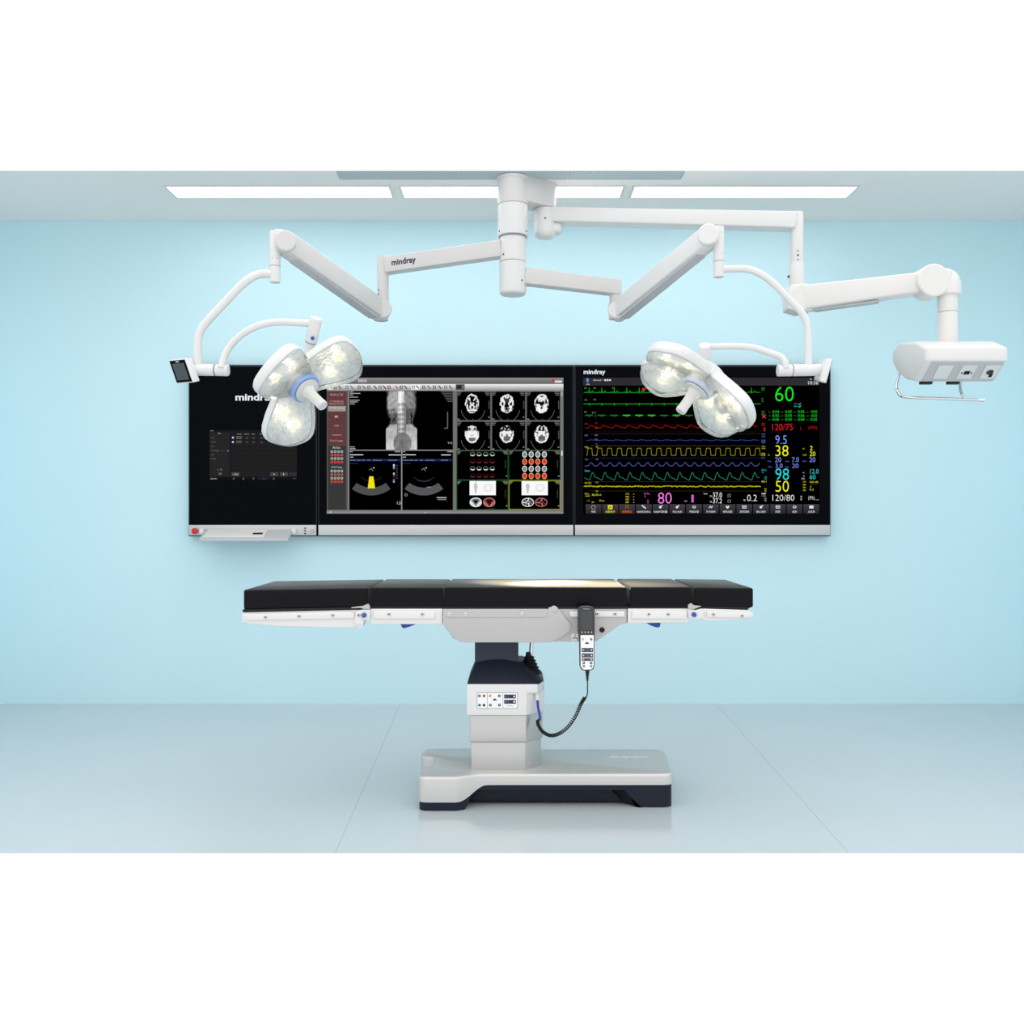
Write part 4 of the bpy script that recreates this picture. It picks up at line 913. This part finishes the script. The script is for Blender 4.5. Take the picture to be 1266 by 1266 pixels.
plan = fillet([(-.378, 3.785, .045), (-.222, 3.785, .05), (-.135, bfy, .09), (.657, bfy, .05), (.685, bby, .07), (-.15, bby, .04), (-.2, bby + .02, .05), (-.395, bby + .01, .05), (-.400, 4.125, .03), (-.335, 4.085, .03), (-.328, 3.955, .03), (-.388, 3.915, .035)])
plan = resample(plan, .012)
def off(pl, k):
    c = []; n = len(pl)
    for i in range(n):
        t = (pl[(i + 1) % n] - pl[i - 1]).normalized(); c.append(pl[i] + V((-t.y, t.x)) * k)
    return c
def sstep(a, b, x): t = max(0, min(1, (x - a) / (b - a))); return t * t * (3 - 2 * t)
def skirt(p): return .036 + (.093 - .036) * sstep(-.215, -.10, p.x)
BT = .139
ins = [off(plan, k) for k in (0.012, .006, .002, 0)]
rings = [[V((p.x, p.y, skirt(q))) for p, q in zip(ins[3], plan)], [V((p.x, p.y, BT - .012)) for p in ins[3]], [V((p.x, p.y, BT - .006)) for p in ins[2]], [V((p.x, p.y, BT - .002)) for p in ins[1]], [V((p.x, p.y, BT)) for p in ins[0]]]
bc = mk('base_cover', loft(NB(), rings), M['silver'], ot, label='brushed silver base cover')
def under(p):   # lower edge of the dark plinth: arched between the feet
    return .001 + .070 * sstep(-.195, -.15, p.x) * (1 - sstep(.455, .51, p.x))
pl2 = off(plan, .006)
mk('base_plinth', loft(NB(), [[V((p.x, p.y, under(p))) for p in pl2], [V((p.x, p.y, skirt(q) + .004)) for p, q in zip(pl2, plan)]]), M['navy'], ot, label='dark navy plinth with feet')
mk('base_core', box(NB(), -.30, .60, 3.875, 4.19, .010, .085), M['navy'], ot, bevel=.01)
p = Paint(lambda x, y, e: V((.655 - (x - 0) , 4.06 + (y - 0), BT + .0006 + e)))
p.text('mindray', .07, .0, .235, .055, (240, 240, 240), .028)
lg = p.done('logo', M['print'], bc)
# ---- column
def colplan(xa, xb, xc, yf, yc, yb): return [(xa, yf), (xb, yf), (xc, yc), (xc, yb), (xa, yb)]
def cover(px0, px1, px2, d, y0, y1, lab=None):
    pl = colplan(X(px0, d), X(px1, d), X(px2, d + .075), d, d + .075, 4.17 - (d - 3.865))
    return pl, Z(y0, d), Z(y1, d)
pl, z1, z0 = cover(582.5, 649, 669, 3.885, 917.3, 952.3); bm = NB(); prism_z(bm, pl, BT - .001, z1); mk('column_cover', bm, M['column'], ot, bevel=.003)
pl, z1, z0 = cover(581, 650, 671, 3.875, 884, 917.3); bm = NB(); prism_z(bm, pl, z0, z1); mk('column_cover', bm, M['column'], ot, bevel=.003)
pl, z1, z0 = cover(577, 650.5, 673, 3.865, 846, 884.4); bm = NB(); prism_z(bm, pl, z0, z1)
pl3 = colplan(X(577, 3.865), X(664.5, 3.865), X(673.5, 3.945), 3.865, 3.905, 4.17)
cc = mk('column_cover', bm, M['alu'], ot, bevel=.003)
bm = NB(); prism_z(bm, [(X(650, 3.865), 3.8652), (X(664.5, 3.865), 3.8652), (X(673.3, 3.94), 3.94), (X(665, 3.94), 3.94)], z1 - .036, z1)
mk('cover_corner', bm, M['alu'], cc, bevel=.002, seg=2)
zc1 = z1
# control panel on the cover
p = Paint(front(3.8645)); 
p.rect(589.6, 856, 640.2, 876.2, (150, 150, 154)); p.layer = 1; p.rect(590.3, 856.7, 639.5, 875.5, (240, 241, 243)); p.layer = 2
p.rect(602.2, 856.7, 602.8, 875.5, (160, 160, 164)); p.rect(621.5, 856.7, 622.1, 875.5, (180, 180, 184))
dk = (52, 56, 72)
for x, y, c in ((592.7, 860.3, dk), (598.4, 860.3, dk), (592.9, 871.8, (50, 120, 80)), (598.4, 871.8, (78, 66, 70)), (606, 860.2, (246, 150, 50)), (617.3, 860.3, dk), (606.3, 871.7, dk), (617.4, 871.7, dk)):
    p.disc(x, y, 1.8, c); p.layer = 3
    if c == dk: p.disc(x, y, .7, (215, 220, 225), n=8)
    p.layer = 2
p.face([(608.6, 866), (610.6, 864.2), (611.6, 863), (613, 864.4), (615, 866)], (40, 42, 56))
for y in (861, 867.6):
    p.rect(623.3, y - 2.4, 637.8, y + 2.4, (52, 54, 72)); p.layer = 3; p.rect(628, y - 2.2, 629.2, y + 2.2, (90, 92, 108)); p.disc(635.7, y, 1.2, (230, 232, 236), n=8); p.disc(625.6, y, 1.1, (120, 122, 136), n=8); p.layer = 2
p.text('mindray', 626.5, 871.6, 634.5, 873.8, (110, 112, 120))
p.done('button_panel', M['print'], cc, label='white panel of small round push buttons')
mk('connector', tube(NB(), [P(663.6, 857, 3.897), P(664, 860, 3.896), P(664.8, 866, 3.888)], [.008, .010, .007], 16), M['plate'], cc, label='pale cable socket')
# hood and neck
def hood_ring(pts): return pts
yA, yB = 3.868, 3.93
n_ = 12; lo, hi = [], []
xa0, xb0 = X(577.5, 3.868), X(671, 3.868); xa1, xb1 = X(587.5, yB), X(643.5, yB); zt_ = Z(819.5, yB)
for i in range(n_ + 1):
    t = i / n_; lo.append(V((xa0 + (xb0 - xa0 - .012) * t, yA, zc1))); hi.append(V((xa1 + (xb1 - xa1) * t, yB, zt_ + .014 * math.sin(PI * t))))
lo += [V((X(672.5, 3.94), 3.95, zc1)), V((X(672.5, 3.94), 4.165, zc1)), V((xa0, 4.165, zc1))]
hi += [V((xb1 + .012, 3.98, zt_)), V((xb1 + .012, 4.13, zt_)), V((xa1, 4.13, zt_))]
mk('column_hood', loft(NB(), [lo, hi]), M['navy'], ot, bevel=.002, seg=1, ang=20, label='dark navy sloping hood')
mk('column_neck', box(NB(), X(587, yB), X(641, yB), yB + .004, 4.12, zt_ - .03, .70), M['slate'], ot, bevel=.003, label='dark slate neck under the table top')
bb = P(655, 833, 4.0); zz = [(0, .045), (.010, .045)]
prof = [(.05, 0)]
for i in range(5):
    r = .046 - .0055 * i; h = .012 + .0145 * i; prof += [(r, h), (r - .010, h + .007)]
prof += [(.012, .092), (0, .092)]
mk('bellows', lathe(NB(), (bb.x, 4.0, bb.z), (-.05, 0, 1), prof, 32), M['rubber'], ot, label='black ribbed rubber boot')
mk('piston_rod', cyl(NB(), P(655.5, 818, 4.0), P(658, 788, 4.0), .0085, seg=20), M['chrome'], ot)
# ---- frame sections
def px_prism(pts, d, d0, d1): return prism_d(NB(), pts, d, d0, d1)
def screw(parent, x, y, d, r=2.6):
    q = P(x, y, d); s = S(r, d)
    o = mk('screw', lathe(NB(), q + V((0, .002, 0)), (0, -1, 0), [(s, 0), (s, .003), (s * .8, .0042), (s * .35, .0042), (s * .3, .002), (0, .002)], 18), M['steel'], parent); return o
def rail(parent, pts, d):
    return mk('side_rail', prism_d(NB(), pts, d, d - .008, d + .001), M['alu'], parent, bevel=.003)
sec1 = mk('frame_section', px_prism([(299, 757), (446, 753.6), (446, 760), (440, 776), (416, 776), (343, 774.3), (305, 771), (298.7, 768.5)], TF, TF, TB), M['alu'], ot, bevel=.003)
r1 = rail(sec1, [(302.5, 759), (436, 756), (438.5, 758.5), (438, 764.5), (303, 767)], TF)
for x, y in ((328.3, 763), (369.8, 761.8), (411.5, 760.6)): screw(r1, x, y, TF - .008)
rb_ = mk('side_rail', prism_d(NB(), [(302.5, 759), (436, 756), (438.5, 758.5), (438, 764.5), (303, 767)], TF, TB - .001, TB + .008), M['alu'], sec1, bevel=.003)
sec2 = mk('frame_section', px_prism([(458, 752.6), (547.3, 752.6), (547.3, 771.8), (458, 771.8)], TF, TF, TB), M['alu'], ot, bevel=.003)
r2 = rail(sec2, [(462, 755.5), (536, 755.5), (538, 757), (538, 765), (462, 765)], TF)
for x, y in ((481, 759.3), (522.3, 759.3)): screw(r2, x, y, TF - .008)
sec3 = mk('frame_section', px_prism([(548, 752.4), (775, 752.4), (775, 771), (768, 771.5), (755, 781), (737, 793), (700, 793.5), (570, 793.5), (560, 789), (548, 772)], TF + .004, TF + .004, TB), M['plategrey'], ot, bevel=.003)
def arc_px(cx, cy, r, a0, a1, n=8): return [(cx + r * math.cos(math.radians(a0 + (a1 - a0) * i / n)), cy + r * math.sin(math.radians(a0 + (a1 - a0) * i / n))) for i in range(n + 1)]
cv = [(547.6, 753)] + [(678.5, 753), (678.5, 750.5)] + arc_px(685, 754, 5, 215, 325, 6) + [(696, 760), (702, 768)] + arc_px(697, 775, 9, -35, 50, 6) + [(692, 788.5), (683, 793.5), (680, 794.3), (572, 794.3), (567, 793), (560, 787), (552, 777), (547.6, 771)]
cvp = mk('cover_plate', px_prism(cv, TF - .012, TF - .012, TF + .003), M['plategrey'], sec3, bevel=.002, seg=2, label='large satin grey front cover plate')
gr3 = mk('side_rail', prism_d(NB(), [(550, 755), (676, 755), (676, 763.2), (550, 763.2)], TF - .012, TF - .015, TF - .011), M['plategrey'], sec3, bevel=.001, seg=1)
for x, y in ((555.6, 759.8), (575.6, 759.8), (645.6, 759.3)): screw(gr3, x, y, TF - .016)
mk('pivot_cap', lathe(NB(), P(686, 754.5, TF - .012), (0, -1, 0), [(S(3.4, TF), 0), (S(3.4, TF), .002), (S(2.6, TF), .003), (0, .003)], 20), M['plategrey'], cvp)
r4 = rail(sec3, [(704, 755.6), (772, 755.6), (772, 762.6), (705, 762.6)], TF + .004)
for x, y in ((738.7, 759), (760.4, 759)): screw(r4, x, y, TF - .004)
mk('black_plug', lathe(NB(), P(744.3, 778.8, TF + .004), (0, -1, 0), [(S(3.2, TF), -.001), (S(3.2, TF), .004), (S(2.6, TF), .006), (S(1.6, TF), .006), (S(1.4, TF), .003), (0, .003)], 24), M['black'], sec3)
p = Paint(front(TF + .0032)); p.rect(706.5, 783.6, 714.3, 792.2, (232, 232, 234)); p.layer = 1; p.disc(711, 785.4, .8, (110, 110, 114), n=8); p.line([(708, 789.6), (711, 788.2), (714, 789.6)], 1.1, (90, 70, 76)); p.done('sticker', M['print'], sec3, label='small white pictogram sticker')
sec4 = mk('frame_section', px_prism([(776, 752.4), (851, 752.4), (851, 769.6), (776, 770.6)], TF, TF, TB), M['alu'], ot, bevel=.003)
r5 = rail(sec4, [(781, 755.4), (849, 755.4), (849, 765), (780.5, 765)], TF)
for x, y in ((802, 759.3), (826, 759.3)): screw(r5, x, y, TF - .008)
sec5 = mk('frame_section', px_prism([(866, 752.3), (920, 754), (926, 754.8), (932, 758.5), (930.5, 763.5), (917, 766), (880, 768.3), (866, 766)], TF, TF, TB), M['alu'], ot, bevel=.003)
r6 = rail(sec5, [(873, 755.4), (922, 757.2), (928, 759.5), (926, 764), (874, 763.2)], TF)
for x, y in ((882, 759.5), (917.5, 761.3)): screw(r6, x, y, TF - .008)
for pts, s in (([(462, 755.5), (538, 755.5), (538, 765), (462, 765)], sec2), ([(555, 755.5), (770, 755.5), (770, 763), (555, 763)], sec3), ([(781, 755.4), (849, 755.4), (849, 765), (781, 765)], sec4), ([(873, 755.4), (926, 757), (926, 763), (873, 763)], sec5)):
    mk('side_rail', prism_d(NB(), pts, TF, TB - .001, TB + .008), M['alu'], s, bevel=.002, seg=1)
# release levers
for s, pts in ((sec2, [(494.5, 771), (514.5, 771), (513.5, 772.2), (505, 775.4), (498, 777)]), (sec4, [(798, 770), (817, 770), (815.8, 775.2), (812.5, 776), (806, 774)])):
    mk('release_lever', px_prism(pts, TF + .03, TF + .03, TF + .09), M['deepblue'], s, bevel=.002, seg=2, label='dark blue release lever')
# hinge joints
def hinge(body, lobe, claw, knob, boss):
    h = mk('hinge', px_prism(body, TF - .010, TF - .010, TF + .05), M['alu'], ot, bevel=.002, seg=2)
    mk('claw', px_prism(claw, TF - .012, TF - .012, TF + .01), M['plategrey'], h, bevel=.001, seg=1)
    if lobe: mk('lug', px_prism(lobe, TF - .012, TF - .012, TF + .03), M['alu'], h, bevel=.002, seg=2)
    q = P(knob[0], knob[1], TF - .010); s = S(3.0, TF)
    mk('locking_knob', lathe(NB(), q + V((0, .002, 0)), (0, -1, 0), [(s * .8, 0), (s, .004), (s, .016), (s * .8, .022), (s * .3, .024), (0, .024)], 24), M['blue'], h, label='blue locking knob')
    for b in boss: screw(h, b[0], b[1], TF - .010, b[2])
    return h
hinge([(440, 755), (448, 753.6), (457.6, 753.6), (457.6, 766.4), (450, 766.6), (449, 773), (446, 775.8), (442, 775.4), (438, 770)], arc_px(444.8, 772.3, 4.2, 20, 160, 8) + [(440.6, 768), (441, 764), (449, 766)], [(434, 751), (449, 749.2), (454.6, 746.6), (457.2, 749.4), (457, 753.2), (449, 753), (447, 751.6), (434.5, 752)], (450.5, 760.4), ((443.6, 760.4, 2.8), (444.6, 772.4, 2.6)))
hinge([(851, 753), (860, 754.2), (867, 752.6), (870, 755), (870, 764), (862, 766.2), (851, 763.5)], None, [(850.8, 748.4), (854.2, 745.6), (858, 748.6), (867.5, 749.4), (862, 751.6), (857, 753.6), (851.2, 753.4)], (857.6, 759.6), ())
# thin black board under the end pads
mk('pad_board', px_prism([(299.6, 753.6), (455, 750.6), (455, 753.4), (299.6, 756.8)], TF - .004, TF - .004, TB), M['black'], ot, bevel=.002, seg=1)
mk('pad_board', px_prism([(457, 750), (851, 750), (851, 752.6), (457, 752.6)], TF + .002, TF + .002, TB), M['black'], ot, smooth=False)
mk('pad_board', px_prism([(859, 750), (928, 750.6), (924, 753.8), (866, 752.6)], TF + .002, TF + .002, TB), M['black'], ot, smooth=False)
# ---- pads
def pad(x0, x1, yt0, yt1, yb0, yb1, bl=0.0, br=0.0):
    zl, zr = Z(yt0, TF), Z(yt1, TF); bl_, br_ = Z(yb0, TF), Z(yb1, TF); xa, xb = X(x0, TF), X(x1, TF)
    bm = hexa(NB(), [V((xa, TF, bl_)), V((xb, TF, br_)), V((xb + br, TB, br_)), V((xa + bl, TB, bl_))], [V((xa, TF, zl)), V((xb, TF, zr)), V((xb + br, TB, zr)), V((xa + bl, TB, zl))])
    o = mk('pad', bm, M['pad'], ot, bevel=.009, seg=4); return o
pad(300.8, 455.3, 729.2, 726.8, 753.8, 751)
pad(457.0, 548.0, 726.4, 726.4, 751.2, 751.2)
pad(549.2, 775.3, 726.0, 726.0, 751.2, 751.2)
pad(778.6, 855.6, 725.8, 725.8, 750.6, 750.6)
pad(858.2, 931.6, 726.2, 727.0, 750.4, 751.4)

# ================================================================== HAND CONTROLLER
DC = 3.745
hc = thing('hand_controller', (X(725, DC), DC, Z(750, DC)), 'grey and white corded hand controller hanging from the side rail of the table', 'remote control')
body = [(714.6, 756)] + [(715, 752.5), (717, 750.4), (721, 749.3), (729, 749.3), (733, 750.4), (735, 752.5), (735.4, 756)] + [(735.4, 781), (735.0, 790), (735.2, 824), (733.6, 827.6), (730, 829.4), (722, 829.4), (718.4, 827.6), (716.8, 824), (716.4, 790), (714.8, 781)]
hb = mk('body', px_prism(body, DC, DC, DC + .032), M['charcoal'], hc, bevel=.004)
mk('display', px_prism([(718, 756), (732.2, 756), (732.2, 779), (718, 779)], DC, DC - .0012, DC + .001), M['display'], hb, smooth=False, label='dark display window')
p = Paint(front(DC - .0006)); p.text('mindray', 721.2, 751.8, 729, 754, (190, 192, 196)); p.done('logo', M['print'], hb)
for x in (719.6, 723.6, 727.4, 731.4):
    p = Paint(front(DC - .0006)); p.disc(x, 781.6, .8, (215, 217, 220), n=8); p.done('indicator', M['print'], hb)
p = Paint(front(DC - .0006)); p.face([(717.8, 785.2), (734, 785.2), (734, 823.5), (732.6, 826.2), (730, 827.8), (722, 827.8), (719.4, 826.2), (717.9, 823.5)], (236, 237, 240)); p.layer = 1
p.disc(720.6, 790.4, 1.6, (246, 176, 90)); p.disc(730.9, 790.4, 1.5, dk); p.layer = 2; p.disc(730.9, 790.4, .6, (200, 204, 210), n=8); p.layer = 1
p.face([(722.4, 796), (724.4, 794.6), (725.8, 793), (727, 794.4), (728.8, 796)], (40, 42, 56))
for y, h_ in ((803.6, 2.5), (810.3, 2.5), (815.4, 1.7)):
    p.layer = 1; p.rect(719.2, y - h_, 733.2, y + h_, (62, 66, 82)); p.layer = 2; p.rect(723.4, y - h_ + .4, 728.8, y + h_ - .4, (84, 90, 106)); p.disc(721.4, y, 1.1, (176, 180, 190), n=8); p.disc(731.2, y, 1.1, (205, 208, 214), n=8)
for x, y, c in ((721.8, 819.6, dk), (730.8, 819.6, dk), (721.8, 823.6, (110, 100, 106)), (730.8, 823.6, (60, 130, 90))):
    p.layer = 1; p.disc(x, y, 1.7, c); p.layer = 2; p.disc(x, y, .7, (214, 216, 220), n=8)
p.done('keypad', M['print'], hb, label='white keypad with small dark buttons')
mk('hook', box(NB(), X(719, DC), X(731, DC), DC + .03, TF - .006, Z(757, DC), Z(752, DC)), M['black'], hc, bevel=.003)
prof = []
for i in range(7):
    h = i * .0062; r = .0088 - i * .00075; prof += [(r, h), (r, h + .0036), (r - .003, h + .0046), (r - .003, h + .006)]
prof += [(.0028, .046), (0, .046)]
mk('strain_relief', lathe(NB(), P(726.2, 829, DC + .016), (0, 0, -1), prof, 20), M['rubber'], hc)
axis = spline([P(723.3, 862, 3.765), P(717.8, 871, 3.775), P(712, 884, 3.79), P(703, 897.5, 3.81), P(692, 906.5, 3.83), P(681, 909.3, 3.85), P(671.6, 905, 3.87), P(665.8, 897, 3.88), P(664.6, 890, 3.885)], 60)
turns = 46; coil = []; u = None
for i, q in enumerate(axis):
    t = (axis[min(i + 1, len(axis) - 1)] - axis[max(i - 1, 0)]).normalized()
    if u is None: u, w = frame_of(t)
    else: u = (u - t * u.dot(t)).normalized(); w = t.cross(u)
    a = 2 * PI * turns * i / (len(axis) - 1); coil.append(q + (u * math.cos(a) + w * math.sin(a)) * .0056)
mk('coiled_cord', tube(NB(), coil, .0026, 8), M['rubber'], hc, label='black coiled cord')
mk('cable', tube(NB(), spline([P(726.3, 838, DC + .016), P(726.3, 850, DC + .016), P(726.2, 858, DC + .018), P(724.6, 862, 3.765), coil[0]], 6), .0024, 10), M['rubber'], hc)
mk('plug_sleeve', tube(NB(), spline([coil[-1], P(667.6, 889, 3.885), P(666.8, 882, 3.886), P(665.2, 874, 3.886), P(664.6, 865.5, 3.886)], 6), .0052, 16), M['deepblue'], hc, label='bright blue cable sleeve')

# ================================================================== LIGHT, CAMERA
wd = bpy.data.worlds.new('world'); scene.world = wd; wd.use_nodes = True
bg = wd.node_tree.nodes['Background']; WN = wd.node_tree.nodes; WL = wd.node_tree.links
tcw = WN.new('ShaderNodeTexCoord'); sxw = WN.new('ShaderNodeSeparateXYZ'); WL.new(tcw.outputs['Generated'], sxw.inputs['Vector'])
mrw = WN.new('ShaderNodeMapRange'); mrw.inputs['From Min'].default_value = -1; mrw.inputs['From Max'].default_value = 1; WL.new(sxw.outputs['Z'], mrw.inputs['Value'])
crw = WN.new('ShaderNodeValToRGB'); WL.new(mrw.outputs['Result'], crw.inputs['Fac'])
# an overcast white studio surround: brightest overhead, a little dimmer towards the horizon
stops = [(0.0, .53), (.36, .53), (.46, .50), (.54, .50), (.66, .60), (.8, .78), (1.0, .95)]
el = crw.color_ramp.elements
el[0].position, el[1].position = stops[0][0], stops[-1][0]
for p_, v_ in stops[1:-1]: el.new(p_)
for e_, (p_, v_) in zip(el, stops): e_.position = p_; e_.color = (v_, v_, v_, 1)
WL.new(crw.outputs['Color'], bg.inputs['Color']); bg.inputs['Strength'].default_value = 2.0
cam = bpy.data.cameras.new('camera'); cam.sensor_width = 36; cam.sensor_fit = 'HORIZONTAL'; cam.lens = 36 * F / 1266; cam.clip_start = .05
co = bpy.data.objects.new('camera', cam); COL.objects.link(co); co.location = (0, 0, H); co.rotation_euler = (PI / 2, 0, 0); scene.camera = co
vs = scene.view_settings
scene.display_settings.display_device = 'sRGB'
vs.view_transform = 'Standard'; vs.look = 'None'; vs.exposure = 0.0; vs.gamma = 1.0; vs.use_curve_mapping = False
scene.cycles.max_bounces = 10; scene.cycles.transparent_max_bounces = 16; scene.cycles.use_denoising = True; scene.cycles.sample_clamp_indirect = 6
